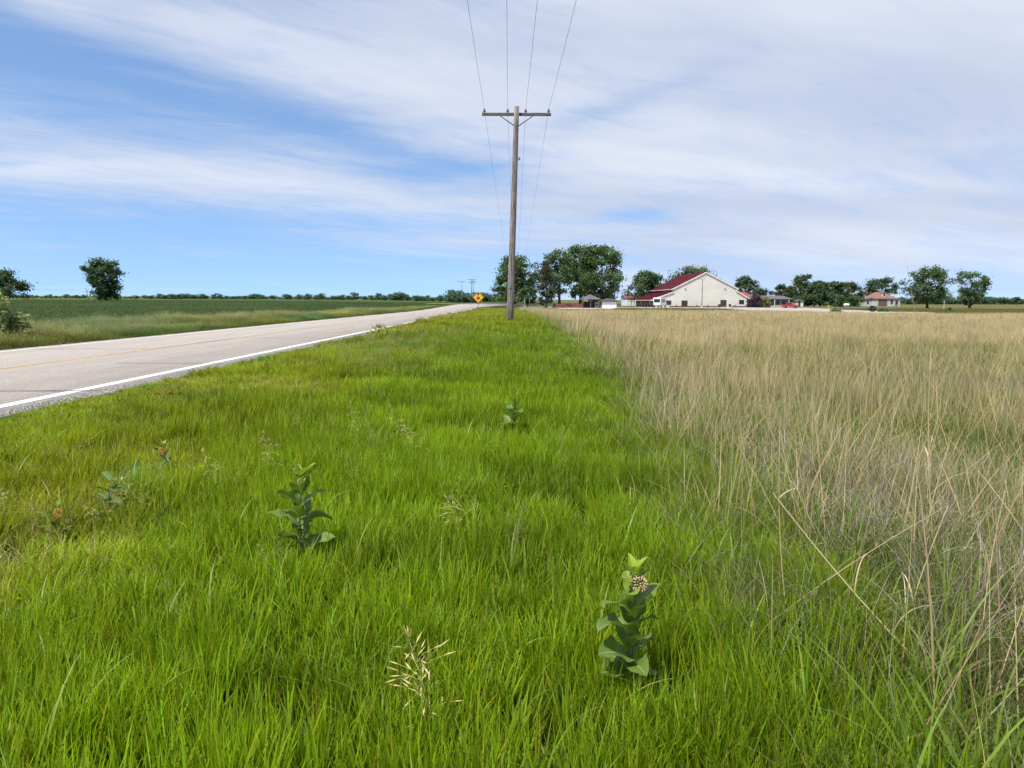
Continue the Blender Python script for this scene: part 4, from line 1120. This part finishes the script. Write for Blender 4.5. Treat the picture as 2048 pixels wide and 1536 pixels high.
# the turf is trodden lower round the milkweeds
for mx, my, mr in ((float(at(850, 1480, 2.36)[0]), 2.30, .10), (float(at(1262, 1400, 2.68)[0]), 2.62, .17), (float(at(604, 1112, 4.15)[0]), 4.05, .16), (float(at(222, 1030, 5.0)[0]), 4.9, .2), (float(at(328, 958, 6.2)[0]), 6.1, .2), (float(at(1028, 870, 8)[0]), 7.8, .25), (float(at(112, 1100, 4.55)[0]), 4.45, .15)):
    sz_ = sz_ * (1 - .55 * np.exp(-(((x - mx) / mr) ** 2 + ((y - my) / (mr * 1.2)) ** 2)))
k = np.where(isst, iS + rg.integers(0, 3, len(k)), np.where(issd, iH + rg.integers(0, 4, len(k)), k))
grow_ = np.clip(y / 9, 1, 2.4)
sx_ = np.where(issd | isst, rg.uniform(.8, 1.2, len(k)) * grow_ ** .75, sx_); sz_ = np.where(issd, rg.uniform(.75, 1.15, len(k)), np.where(isst, rg.uniform(.8, 1.25, len(k)), sz_))
big = vnoise(x, y, 3.1); sm = vnoise(x + 77, y + 5, .7)
sz_ = np.where(~(isst | issd), sz_ * (1 - .35 * sstep(.48, .62, pat) * sstep(-1.7, -2.6, x)), sz_)
sz_ = np.where(isst | issd, sz_ * (.35 + .65 * sstep(RX1 + .2, RX1 + 2.0, x)), sz_)
br = (.70 + .50 * sm + .30 * (big - .5)) * rg.uniform(.82, 1.18, len(k))
tint = np.stack([br * (1 + .34 * roadside * (.35 + pat) + .10 * (big - .5)), br * (1 + .05 * roadside), br * (1 + 1.4 * roadside * pat)], 1)
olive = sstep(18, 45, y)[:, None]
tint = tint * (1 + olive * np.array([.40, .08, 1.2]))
bl = (vnoise(x + 13, y + 91, 1.1) > .80)[:, None] & (x < -2.2)[:, None]
tint = np.where(bl & ~(isst | issd)[:, None], tint * [.55, .8, 2.0], tint)
tint = np.where((isst | issd)[:, None], np.stack([br, br, br], 1), tint)
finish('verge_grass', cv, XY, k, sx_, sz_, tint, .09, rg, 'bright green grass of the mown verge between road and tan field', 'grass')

# --- prairie field on the right: fine green undergrowth, tan stems, curled grey leaves
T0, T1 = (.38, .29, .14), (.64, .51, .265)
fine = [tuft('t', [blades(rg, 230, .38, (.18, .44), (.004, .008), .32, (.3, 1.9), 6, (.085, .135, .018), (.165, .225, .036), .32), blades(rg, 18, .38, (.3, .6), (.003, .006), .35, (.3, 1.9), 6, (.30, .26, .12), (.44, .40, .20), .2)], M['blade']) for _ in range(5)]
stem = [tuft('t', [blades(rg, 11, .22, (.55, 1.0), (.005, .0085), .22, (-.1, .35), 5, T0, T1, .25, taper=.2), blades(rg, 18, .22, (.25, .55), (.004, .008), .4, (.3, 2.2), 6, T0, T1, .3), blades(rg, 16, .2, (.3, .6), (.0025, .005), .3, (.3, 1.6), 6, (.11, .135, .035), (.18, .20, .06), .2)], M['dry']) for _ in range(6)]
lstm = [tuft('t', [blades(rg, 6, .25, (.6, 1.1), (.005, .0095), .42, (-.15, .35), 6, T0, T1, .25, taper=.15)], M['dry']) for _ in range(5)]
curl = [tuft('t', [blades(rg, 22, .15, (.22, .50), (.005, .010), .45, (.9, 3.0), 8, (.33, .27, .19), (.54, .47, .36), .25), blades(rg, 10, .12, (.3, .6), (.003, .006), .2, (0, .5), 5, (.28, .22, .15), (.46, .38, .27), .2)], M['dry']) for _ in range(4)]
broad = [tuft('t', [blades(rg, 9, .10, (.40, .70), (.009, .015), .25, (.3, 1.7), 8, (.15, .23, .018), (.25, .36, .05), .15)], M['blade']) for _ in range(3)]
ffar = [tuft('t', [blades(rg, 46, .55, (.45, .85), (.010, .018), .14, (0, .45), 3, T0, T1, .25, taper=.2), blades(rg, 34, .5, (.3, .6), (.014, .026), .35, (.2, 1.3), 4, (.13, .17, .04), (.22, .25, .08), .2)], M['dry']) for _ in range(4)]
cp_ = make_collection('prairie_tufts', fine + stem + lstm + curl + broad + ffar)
jF, jS, jL, jC, jB, jX = 0, 5, 11, 16, 20, 23
pxl = lambda y: x_border(y) - .15
pxr = lambda y: 200.0
XYs, ids, sxs, szs, ty = [], [], [], [], []
def add(y0, y1, dn, i0, ni, s, keep=None, lo=pxl, hi=pxr, h=(.8, 1.2)):
    XY = field(y0, y1, dn, lo, hi, rg, pad=2.2)
    if keep is not None: XY = XY[rg.random(len(XY)) < keep(XY[:, 0], XY[:, 1])]
    n = len(XY)
    XYs.append(XY); ids.append(i0 + rg.integers(0, ni, n)); sxs.append(s * rg.uniform(.85, 1.2, n)); szs.append(rg.uniform(*h, n)); ty.append(np.full(n, i0))
edge = lambda x, y: sstep(-.3 + .15 * sstep(5, 9, y), 1.0 - .55 * sstep(5, 9, y), x - x_border(y) + .9 * (vnoise(x + 3, y + 60, .8) - .5) + .7 * (vnoise(x, y, 2.6) - .5))
add(1.2, 6, 15, jF, 5, .9, lambda x, y: .4 + .6 * edge(x, y))
add(6, 14, 8, jF, 5, 1.3)
add(14, 38, 4.4, jF, 5, 1.9, lambda x, y: 1 - sstep(24, 38, y + 16 * (vnoise(x, y, 5) - .5)))
dryp = lambda x, y: np.clip(edge(x, y) * (.25 + 1.1 * sstep(.35, .7, vnoise(x + 3, y, 1.5))) * (.35 + .65 * sstep(3, 13, y)) + .6 * sstep(6, 9, y) * sstep(.1, .5, x - x_border(y)) * sstep(3.2, 1.6, x - x_border(y)), 0, 1)
add(1.6, 6, 11, jS, 6, .85, lambda x, y: np.clip(dryp(x, y) + .5 * sstep(.8, 2.0, x - x_border(y)), 0, 1), h=(.5, .9))
add(6, 14, 9, jS, 6, 1.0, dryp, h=(.55, .95))
add(14, 38, 4.4, jS, 6, 1.6, lambda x, y: (.2 + .8 * dryp(x, y)) * (1 - sstep(26, 38, y + 12 * (vnoise(x + 9, y, 5) - .5))), h=(.6, .95))
add(1.8, 6, 5.0, jL, 5, 1.0, edge)
add(6, 14, 5.0, jL, 5, 1.0, edge)
add(14, 40, 3.2, jL, 5, 1.3, h=(.75, 1.1))
add(1.8, 7, 36, jC, 4, 1.0, lambda x, y: sstep(.2, 1.2, x - x_border(y)) * sstep(.35, .6, vnoise(x, y + 22, 1.0)))
add(7, 18, 8, jC, 4, 1.3, lambda x, y: edge(x, y) * sstep(.4, .65, vnoise(x, y + 22, 1.3)))
add(1.3, 9, 15, jB, 3, 1.0, lambda x, y: np.exp(-((x - x_border(y) - .25) / .4) ** 2) * .8, lo=lambda y: x_border(y) - .5, hi=lambda y: x_border(y) + 1.4)
add(19, 60, 2.5, jX, 4, 1.0, lambda x, y: sstep(19, 38, y + 14 * (vnoise(x, y + 4, 5) - .5)), h=(.75, 1.1))
add(60, 118, 1.5, jX, 4, 1.7, h=(.8, 1.1))
XY = np.concatenate(XYs); k = np.concatenate(ids); sx_ = np.concatenate(sxs); sz_ = np.concatenate(szs); ty = np.concatenate(ty)
x, y = XY[:, 0], XY[:, 1]
sz_ = sz_ * (.82 + .3 * vnoise(x + 5, y + 8, 2.4))
gr = vnoise(x + 61, y + 17, 2.2)
br = (.78 + .4 * vnoise(x, y, .9)) * rg.uniform(.85, 1.15, len(k))
isg = (ty == jF) | (ty == jB)
grey = np.where(ty == jC, .25, .0) + .25 * sstep(.5, .8, vnoise(x + 30, y + 3, 2.5))
tint = np.stack([br * np.where(isg, .95 + .25 * (1 - gr), 1 - .1 * grey), br * np.where(isg, 1.0, 1 - .04 * grey), br * np.where(isg, .9 + .8 * (1 - gr), 1 + .35 * grey)], 1)
finish('prairie_grass', cp_, XY, k, sx_, sz_, tint, .15, rg, 'tall tan and green prairie grass filling the right hand field', 'grass')

# --- weeds on the far side of the road
W0, W1 = (.085, .145, .036), (.15, .215, .058)
weed = [tuft('t', [blades(rg, 70, .30, (.35, .75), (.010, .020), .25, (.1, 1.2), 5, W0, W1, .25)] + sum([seed_stem(rg, rg.uniform(.65, .95), .006, 16, (.20, .19, .09), .35, .045, .010, .14, .5, .035, (.36, .33, .17)) for _ in range(nn)], []), M['blade']) for nn in (0, 3, 6, 9)]
low = [tuft('t', [blades(rg, 60, .28, (.12, .30), (.009, .016), .3, (.1, 1.0), 4, (.07, .095, .025), (.11, .15, .03), .2)], M['blade']) for _ in range(2)]
cw = make_collection('weed_tufts', weed + low)
XYs, ids, szs = [], [], []
for y0, y1, dn, s in ((14, 45, 15, 1), (45, 100, 9, 1.2), (100, 196, 5, 1.6)):
    XY = field(y0, y1, dn, lambda y: -19.6, lambda y: RX0 - .75, rg, pad=3)
    x, y = XY[:, 0], XY[:, 1]; n = len(XY)
    dry = .8 * sstep(.45, .65, vnoise(x * .6 + 4, y * .35 + 2, 2.6)) * sstep(-13.8, -14.8, x)
    k = np.where(rg.random(n) < dry, rg.integers(1, 4, n), np.where(rg.random(n) < .3, 1, 0))
    h = (.50 + .45 * vnoise(x, y, 3.0)) * (.45 + .55 * sstep(-13.3, -14.6, x)) * rg.uniform(.85, 1.15, n) * (1 - .2 * sstep(60, 150, y))
    ok = ((x - ex) ** 2 + (y - ey + .5) ** 2) > 1.5
    XYs.append(XY[ok]); ids.append(k[ok]); szs.append(h[ok])
    XY = field(y0, y1, dn, lambda y: -14.6, lambda y: RX0 - .06, rg, pad=3); n = len(XY)
    XYs.append(XY); ids.append(4 + rg.integers(0, 2, n)); szs.append(rg.uniform(.6, 1.2, n) * (.5 + .5 * sstep(RX0, RX0 - .8, XY[:, 0])))
XY = np.concatenate(XYs); k = np.concatenate(ids); sz_ = np.concatenate(szs); x, y = XY[:, 0], XY[:, 1]; n = len(k)
br = (.60 + .8 * vnoise(x, y, 1.7)) * rg.uniform(.8, 1.2, n); hue = vnoise(x + 9, y + 2, 5.0)
tint = np.stack([br * (.75 + .6 * hue), br, br * (1.25 - .4 * hue)], 1)
finish('roadside_weeds', cw, XY, k, np.clip(y / 40, 1, 2.2) * rg.uniform(.85, 1.2, n), sz_, tint, .1, rg, 'rough green and tan weeds along the far side of the road', 'weeds')

# --- young crop rows on the left
def crop_row(rg, n, ln):
    parts = []
    px = np.linspace(-ln / 2, ln / 2, n)
    for k in range(4):
        pos = np.stack([px + rg.normal(0, .03, n), rg.normal(0, .03, n), np.full(n, .02 + .05 * k)], 1)
        parts.append(blades(rg, n, 0, (.30, .46), (.035, .06), .3, (.5, 1.7), 5, (.048, .088, .034), (.080, .135, .055), .2, pos=pos))
    return parts
crop = [tuft('t', crop_row(rg, 22, 3.2), M['blade']) for _ in range(3)]
cc_ = make_collection('crop_rows', crop)
XYs, sxs, szs = [], [], []
for y0, y1, dy, lx_, s in ((21, 110, .76, 3.0, 1.0), (110, 330, 2.0, 7.5, 2.5)):
    for yr in np.arange(y0, y1, dy):
        xe = -min(.80 * yr + 8, 300)
        if xe > -20: continue
        xx = np.arange(xe, -20.0, lx_)
        n = len(xx); XYs.append(np.stack([xx + rg.uniform(-.2, .2, n), np.full(n, yr) + rg.normal(0, .04, n)], 1)); sxs.append(np.full(n, s)); szs.append(rg.uniform(.8, 1.2, n) * s ** .25)
XY = np.concatenate(XYs); s_ = np.concatenate(sxs); sz_ = np.concatenate(szs); n = len(XY); x, y = XY[:, 0], XY[:, 1]
br = (.8 + .35 * vnoise(x, y, 14)) * rg.uniform(.85, 1.15, n)
tint = np.stack([br * (.9 + .3 * vnoise(x + 4, y, 25)), br, br], 1)
P = np.stack([x, y, Zg(x, y)], 1)
rot = np.stack([np.zeros(n), np.zeros(n), rg.integers(0, 2, n) * np.pi + rg.normal(0, .03, n)], 1)
scatter('crop_plants', cc_, P, rot, np.stack([s_, s_, sz_], 1), rg.integers(0, 3, n), tint, 'dark green young crop in the field left of the road', 'crop')

# --- hay meadow beyond the car park on the right
hay = [tuft('t', [blades(rg, 60, .7, (.2, .42), (.03, .05), .3, (.1, 1.0), 3, (.125, .13, .045), (.19, .185, .065), .2)], M['blade']) for _ in range(3)]
ch_ = make_collection('hay_tufts', hay)
XY = field(112, 200, .9, lambda y: 20 + 0 * y, lambda y: 260, rg, pad=4)
x, y = XY[:, 0], XY[:, 1]
XY = XY[(y < 127) | (x > 73.5 + 15 * (y - 128) / 105) & ~((y > 136) & (y < 147) & (x < 113)) | ((x < 40) & (y < 148))]
n = len(XY); x, y = XY[:, 0], XY[:, 1]
br = (.8 + .4 * vnoise(x, y, 9)) * rg.uniform(.9, 1.1, n)
finish('meadow_grass', ch_, XY, rg.integers(0, 3, n), rg.uniform(1.0, 1.5, n), rg.uniform(.6, 1.0, n), np.stack([br * 1.05, br, br], 1), .05, rg, 'low yellow green meadow grass beyond the tan field', 'grass')

# ------------------------------------------------------------------ milkweeds
M['mw_leaf'] = mat_leaf('milkweed leaf', 0.32, rough=.5, spec=.28, inst=False, veins=True, tcol=(1.3, 1.25, .5))
M['mw_stem'] = mat_leaf('milkweed stem', 0.05, rough=.5, inst=False)
M['bud'] = mat_leaf('milkweed buds', 0.15, rough=.6, inst=False)
def mw_leaf_mesh(rg, Ln, Wd, el0, droop, fold, wave, colr, wavek=2.3, roll=0.0):
    nt, ns = 13, 9
    t = np.linspace(0, 1, nt); sv = np.linspace(-1, 1, ns)
    an = R(el0) - R(droop) * t ** 1.6
    ds = Ln / (nt - 1)
    xx = np.concatenate([[0], np.cumsum(np.cos(an[:-1]) * ds)]); zz = np.concatenate([[0], np.cumsum(np.sin(an[:-1]) * ds)])
    wid = Wd / 2 * np.sin(np.pi * np.clip(t, 0, 1) ** .82) ** .62; wid[0] = Wd * .05; wid[-1] = Wd * .012
    ph = rg.uniform(0, 6.28, 2); V = []; st = []
    for i in range(nt):
        nrm = np.array([-math.sin(an[i]), 0, math.cos(an[i])])
        for s_ in sv:
            k = 0 if s_ < 0 else 1
            up = fold * abs(s_) * wid[i] + wave * Wd * abs(s_) ** 2 * math.sin(wavek * 6.28 * t[i] + ph[k]) * math.sin(math.pi * t[i])
            p = np.array([xx[i], s_ * wid[i] * math.sqrt(max(.1, 1 - min(.8, fold) ** 2 * .5)), zz[i]]) + nrm * up
            p[2] += roll * s_ * wid[i]
            V.append(p); st.append((t[i], s_))
    idx = np.arange(nt * ns).reshape(nt, ns)
    F = np.stack([idx[:-1, :-1].ravel(), idx[1:, :-1].ravel(), idx[1:, 1:].ravel(), idx[:-1, 1:].ravel()], 1)
    c = np.array(colr) * rg.uniform(.88, 1.12)
    return np_mesh('leaf', np.array(V), F, np.tile(c, (len(V), 1)), True, uv=np.array(st), mat=M['mw_leaf'])

def bud_cluster(rg, n, r, colr, bs):
    """a ball of small buds on short stalks"""
    Vs, Fs, Cs, o = [], [], [], 0
    base = [(0, 0, -1), (1, 0, -.1), (0, 1, -.1), (-1, 0, -.1), (0, -1, -.1), (0, 0, 1)]
    f = [(0, 2, 1), (0, 3, 2), (0, 4, 3), (0, 1, 4), (5, 1, 2), (5, 2, 3), (5, 3, 4), (5, 4, 1)]
    for i in range(n):
        z = 1 - 1.75 * (i + .5) / n; a = i * 2.39996; q = math.sqrt(max(0, 1 - z * z))
        c = Vector((q * math.cos(a), q * math.sin(a), z)) * r * rg.uniform(.88, 1.05)
        qd = c.to_track_quat('Z', 'Y')
        for b_ in base: Vs.append(c + qd @ Vector((b_[0] * bs * .62, b_[1] * bs * .62, b_[2] * bs)))
        Fs += [(a_ + o, b2 + o, c2 + o) for a_, b2, c2 in f]; Cs += [np.array(colr) * rg.uniform(.75, 1.25)] * 6; o += 6
    return np_mesh('flower_cluster', np.array(Vs), np.array(Fs), np.array(Cs), True, mat=M['bud'])

GL, YL = (.150, .240, .042), (.32, .43, .045)
def milkweed(px, pyb, pyt, Yd, seed, pairs, Lmax, label, clusters=(), az0=0.0, dark=1.0, tops=4, wmul=.60, elv=(26, 62), lean=0.0, stemc=(.20, .24, .07)):
    rg = np.random.default_rng(seed)
    x = float(at(px, pyb, Yd)[0]); z = zg(x, Yd)
    H = float(at(px, pyt, Yd)[2]) - z
    r = empty('milkweed', (x, Yd, z), 0, label, 'milkweed')
    sh = H * .88
    path = lambda u: Vector((lean * sh * u ** 1.5 + .006 * math.sin(u * 9), .004 * math.sin(u * 7), sh * u))
    n = 10
    tb = MB().tube([path(i / (n - 1)) - Vector((0, 0, .02 * (i == 0))) for i in range(n)], [.0065 - .0035 * i / (n - 1) for i in range(n)], 8)
    o = tb.build('stem', M['mw_stem'], r)
    ca = o.data.attributes.new('col', 'FLOAT_COLOR', 'POINT'); nv = len(o.data.vertices)
    ca.data.foreach_set('color', np.tile([*stemc, 1], nv).astype(np.float32))
    for k in range(pairs):
        u = .22 + .70 * k / max(1, pairs - 1)
        f = math.sin(math.pi * min(1, .25 + .62 * u)) ** .8
        for s_ in (0, 1):
            Ln = Lmax * f * rg.uniform(.85, 1.12); mixv = max(0, (u - .68) / .3) * (1 if tops else .15)
            c = tuple(np.array(GL) * (1 - mixv) * dark + np.array(YL) * .8 * mixv)
            e0 = elv[0] + (elv[1] - elv[0]) * u + rg.uniform(-10, 10)
            me = mw_leaf_mesh(rg, Ln, Ln * wmul * rg.uniform(.9, 1.1), e0, rg.uniform(20, 110) * (1.15 - .5 * u), rg.uniform(.10, .5), rg.uniform(.05, .15), c, rg.uniform(1.4, 2.6), rg.uniform(-.25, .25))
            lf = link(bpy.data.objects.new('leaf', me), r)
            lf.location = path(u + .01 * s_)
            lf.rotation_euler = (rg.normal(0, .25), 0, az0 + k * math.pi / 2 + s_ * math.pi + rg.normal(0, .22))
    for k in range(tops):
        Ln = Lmax * rg.uniform(.46, .68)
        me = mw_leaf_mesh(rg, Ln, Ln * .42, rg.uniform(52, 80), rg.uniform(0, 35), rg.uniform(.3, .6), .05, np.array(YL) * rg.uniform(.8, 1.15), 1.5)
        lf = link(bpy.data.objects.new('leaf', me), r); lf.location = path(.97)
        lf.rotation_euler = (0, 0, az0 + .6 + k * 6.2832 / tops + rg.normal(0, .2))
        lf['label'] = 'pale yellow green young leaf at the top'
    for (dx, dy, dz, rad, cl, nbud) in clusters:
        c = link(bpy.data.objects.new('flower_cluster', bud_cluster(rg, nbud, rad, cl, rad * .24)), r)
        p = path(.96) + Vector((dx, dy, dz)); c.location = p
        c.rotation_euler = (R(35), R(20) * np.sign(dx), 0)
        MB().tube([path(.9), p], [.0022, .0018], 5).build('flower_stalk', M['bark'], r)
    return r
milkweed(1262, 1402, 1118, 2.68, 3, 9, .168, 'nearest milkweed with a pinkish tan bud ball, bottom right of centre', ((.014, -.030, .004, .028, (.54, .39, .23), 90), (-.010, -.012, .034, .017, (.54, .54, .17), 40)), .35, .85, 5)
milkweed(604, 1112, 928, 4.15, 4, 7, .19, 'tall milkweed with yellow green buds standing left of centre', ((.006, -.03, .0, .018, (.52, .52, .20), 46), (.0, .0, .026, .022, (.34, .42, .05), 40)), .1, .9, 4, .64)
milkweed(1028, 872, 786, 8.0, 5, 6, .19, 'smaller milkweed in mid verge with a yellowed leaf at its foot', ((.0, -.02, .03, .016, (.40, .48, .10), 24),), .5, .9, 3)
yl = [c for c in bpy.data.objects if c.get('label', '').startswith('smaller milkweed in mid')][0]
for dx, a in ((-.05, 2.9), (.05, .4)):
    lf = link(bpy.data.objects.new('leaf', mw_leaf_mesh(np.random.default_rng(9), .09, .035, -5, 30, .3, .05, (.62, .36, .02) if dx < 0 else (.40, .42, .04))), yl)
    lf.location = (dx, -.10, .24); lf.rotation_euler = (0, 0, a); lf['label'] = 'yellowed dying leaf near the ground'
milkweed(915, 992, 953, 5.3, 6, 3, .075, 'tiny milkweed sprout barely above the grass below the mid verge milkweed', (), .2, 1.3, 3)
milkweed(222, 1030, 945, 5.0, 7, 4, .15, 'dark leaved milkweed without flowers at the left', (), .9, .6, 0, .5, (10, 50))
milkweed(292, 1010, 958, 5.15, 8, 3, .13, 'low dark milkweed right of the flowerless one at the left', (), .2, .6, 0, .45, (15, 50))
milkweed(328, 958, 884, 6.2, 9, 4, .14, 'milkweed with an orange brown seed cluster at the left', ((.01, -.035, -.02, .032, (.52, .27, .06), 60), (.012, -.03, -.055, .024, (.45, .22, .05), 36)), .1, .75, 2)
milkweed(112, 1100, 1005, 4.55, 10, 4, .12, 'thin weed with an ochre flower head near the left edge', ((.015, -.03, -.02, .026, (.52, .32, .05), 60), (.0, -.03, -.055, .024, (.48, .28, .05), 50)), .7, .8, 1, .32, (25, 60), .12)

# ------------------------------------------------------------------ brome seed heads
SPK = None
def spikelet_mesh():
    n, prof = 6, [(.0002, 0), (.0024, .006), (.0031, .014), (.0022, .024), (.0009, .031), (.0002, .037)]
    V = []; F = []
    for q, z in prof:
        for k in range(n): V.append((q * math.cos(6.2832 * k / n), q * .6 * math.sin(6.2832 * k / n), z))
    for i in range(len(prof) - 1):
        for k in range(n): F.append((i * n + k, i * n + (k + 1) % n, (i + 1) * n + (k + 1) % n, (i + 1) * n + k))
    c = [(.42, .38, .10) if z < .012 else (.58, .48, .19) for q, z in prof for k in range(n)]
    return np_mesh('spikelet', np.array(V), np.array(F), np.array(c), True, mat=M['bud'])
SPK = spikelet_mesh()
def brome(pxb, pxt, pyt, Yd, seed, whorls, label, size=1.0, droop=0.0, dens=4, ext=.52):
    rg = np.random.default_rng(seed)
    tp = Vector(at(pxt, pyt, Yd)); x0 = float(at(pxb, pyt + 250, Yd)[0]); z0 = zg(x0, Yd)
    r = empty('brome_stem', (x0, Yd, z0), 0, label, 'seed head')
    T = tp - Vector((x0, Yd, z0)); H = T.z
    path = lambda u: Vector((T.x * u ** 1.6, T.y + .01 * math.sin(u * 4), H * u))
    n = 9
    b_ = MB().tube([path(i / (n - 1)) for i in range(n)], [.0022 - .0012 * i / (n - 1) for i in range(n)], 5)
    sp = []
    for w_ in range(whorls):
        u = 1 - ext * (w_ / max(1, whorls - 1)) * min(1, .27 / (ext * H) * size if H > .2 else 1)
        p0 = path(u); m = dens if w_ else 3
        for j in range(m):
            a = rg.uniform(0, 6.28); ln = (.012 + .075 * min(1, w_ / 3.0)) * rg.uniform(.5, 1.1) * size
            el_ = R(rg.uniform(15, 65)) if w_ else R(80)
            d = Vector((math.cos(a) * math.cos(el_), math.sin(a) * math.cos(el_) * .7, math.sin(el_) - droop))
            p1 = p0 + d * ln * .6; p2 = p1 + (d + Vector((0, 0, -.45))).normalized() * ln * .5
            b_.tube([p0, p1, p2], [.0011, .0010, .0008], 4, cap=False)
            for q, dd in ((p2, d + Vector((0, 0, -.5))), (p1, d + Vector(rg.normal(0, .3, 3))))[:2 if rg.random() < .6 else 1]:
                sp.append((q, dd.normalized()))
    o = b_.build('stem', M['mw_stem'], r)
    ca = o.data.attributes.new('col', 'FLOAT_COLOR', 'POINT'); nv = len(o.data.vertices)
    ca.data.foreach_set('color', np.tile([.36, .38, .10, 1], nv).astype(np.float32))
    for p, d in sp:
        s_ = link(bpy.data.objects.new('spikelet', SPK), r)
        s_.location = p; s_.rotation_euler = d.to_track_quat('Z', 'Y').to_euler(); k = size * rg.uniform(.8, 1.15); s_.scale = (k, k, k)
    return r
brome(868, 820, 1282, 2.42, 1, 9, 'large pale brome seed head in front at the bottom centre', 1.2, ext=.74)
brome(868, 925, 1492, 2.30, 2, 3, 'low brome seed head at the bottom edge right of the large one', 1.0, dens=3)
brome(850, 790, 1515, 2.26, 3, 3, 'low brome seed head at the bottom edge left of the large one', 1.0, dens=3)
brome(930, 896, 1000, 4.5, 4, 5, 'pale drooping brome head in mid grass between the two milkweeds', 1.0, .3)
brome(820, 782, 818, 6.6, 5, 7, 'cluster of pale brome heads up slope of the tall milkweed, left stem', 0.85, .2)
brome(838, 806, 846, 6.4, 6, 6, 'cluster of pale brome heads up slope of the tall milkweed, right stem', 0.85, .2)
brome(560, 527, 870, 5.7, 7, 6, 'slender brome head above and left of the tall milkweed', 0.85, .2)
brome(300, 245, 960, 5.0, 8, 6, 'brome head leaning left beside the dark leaved milkweed', 0.85, .4)
brome(235, 172, 1010, 4.7, 9, 6, 'brome head leaning left below the dark leaved milkweed', 0.85, .4)
brome(30, 6, 985, 4.6, 10, 7, 'pale brome head at the left edge of the verge', 0.85, .1)
brome(720, 700, 808, 7.2, 11, 6, 'short brome head near the middle of the verge, left of the twin stems', 0.85, .2)
brome(450, 405, 905, 5.6, 12, 5, 'brome head between the orange clustered weed and tall milkweed', 0.85, .3)

# ------------------------------------------------------------------ single dry stalks in the tan grass
def stalk(p0, p1, rad, seed, label, leaves=3, seedhead=False):
    rg = np.random.default_rng(seed)
    a = Vector(p0); b_ = Vector(p1); d = b_ - a
    r = empty('dry_stalk', a, 0, label, 'stalk')
    side = d.cross(Vector((0, 1, 0))).normalized()
    path = lambda u: d * u + side * (.025 * d.length * math.sin(math.pi * u))
    m = MB().tube([path(i / 9) for i in range(10)], [rad * (1 - .6 * i / 9) for i in range(10)], 6)
    def colour(o, c):
        ca = o.data.attributes.new('col', 'FLOAT_COLOR', 'POINT'); ca.data.foreach_set('color', np.tile([*c, 1], len(o.data.vertices)).astype(np.float32))
    colour(m.build('stem', M['bud'], r), (.52, .40, .21))
    for k in range(leaves):
        u = rg.uniform(.15, .7)
        V, F, Cc, _ = blades(rg, 1, 0, (.18, .35), (.005, .009), .5, (.8, 2.6), 9, (.45, .36, .22), (.58, .49, .34), .1, pos=np.array([path(u)]))
        link(bpy.data.objects.new('dry_leaf', np_mesh('dry_leaf', V, F, Cc, True, mat=M['bud'])), r)
    return r
def gp(px, py, Yd, up=0.0):
    p = at(px, py, Yd); return (float(p[0]), Yd, zg(p[0], Yd) - .02)
stalk(gp(2060, 1560, 2.35), at(1545, 985, 3.35), .0035, 1, 'long tan stalk slanting up to the left across the lower right corner', 2)
stalk(gp(1889, 834, 12.0), at(1811, 512, 12.0), .0060, 2, 'very tall dry stalk rising above the right horizon', 2)
stalk(gp(1440, 1300, 3.1), at(1897, 1010, 3.4), .0028, 3, 'straw stalk slanting up to the right in the lower right grass', 1)
stalk(gp(1790, 1300, 3.0), at(1896, 1012, 3.15), .0034, 4, 'pale broken stalk standing near the right edge', 4)
stalk(gp(1960, 1330, 2.9), at(2010, 980, 3.1), .0030, 5, 'upright pale stalk close to the right edge', 4)
stalk(gp(1585, 1250, 3.2), at(1560, 860, 3.4), .0026, 6, 'thin upright stalk at the border of green and tan grass', 2)
stalk(gp(1880, 1130, 4.0), at(1862, 700, 4.2), .0028, 7, 'tall thin stalk in the middle of the right hand field', 2)
stalk(gp(1700, 1100, 4.3), at(1590, 760, 4.4), .0026, 8, 'thin stalk leaning left in the right hand field', 1)

# ------------------------------------------------------------------ yellow wildflower clumps at the far edge of the tan grass
for s_, (px, py, w_, Yd, lab) in enumerate(((1762, 631, 58, 104, 'larger patch of yellow wildflowers beyond the tan grass'), (1813, 632, 26, 103, 'smaller patch of yellow wildflowers beyond the tan grass'))):
    p = at(px, py, Yd); zz = zg(p[0], Yd); rgf = np.random.default_rng(40 + s_)
    r = empty('wildflower_clump', (float(p[0]), Yd, zz), 0, lab, 'flower clump')
    hw = w_ * Yd / 1535 / 2; top = float(p[2]) - zz + .25
    C = np.stack([rgf.normal(0, hw * .5, 700), rgf.uniform(-.8, .8, 700), rgf.uniform(.1, 1, 700) * top], 1)
    V, F = leaf_quads(rgf, C, .05)
    link(bpy.data.objects.new('foliage', np_mesh('foliage', V, F, np.tile([.12, .14, .04], (len(V), 1)), mat=M['tree'])), r)
    C = np.stack([rgf.normal(0, hw * .5, 420), rgf.uniform(-.8, .8, 420), top * rgf.uniform(.75, 1.12, 420)], 1)
    V, F = leaf_quads(rgf, C, .035, 1.5)
    link(bpy.data.objects.new('blossoms', np_mesh('blossoms', V, F, np.tile([.62, .42, .03], (len(V), 1)), mat=M['tree'])), r)
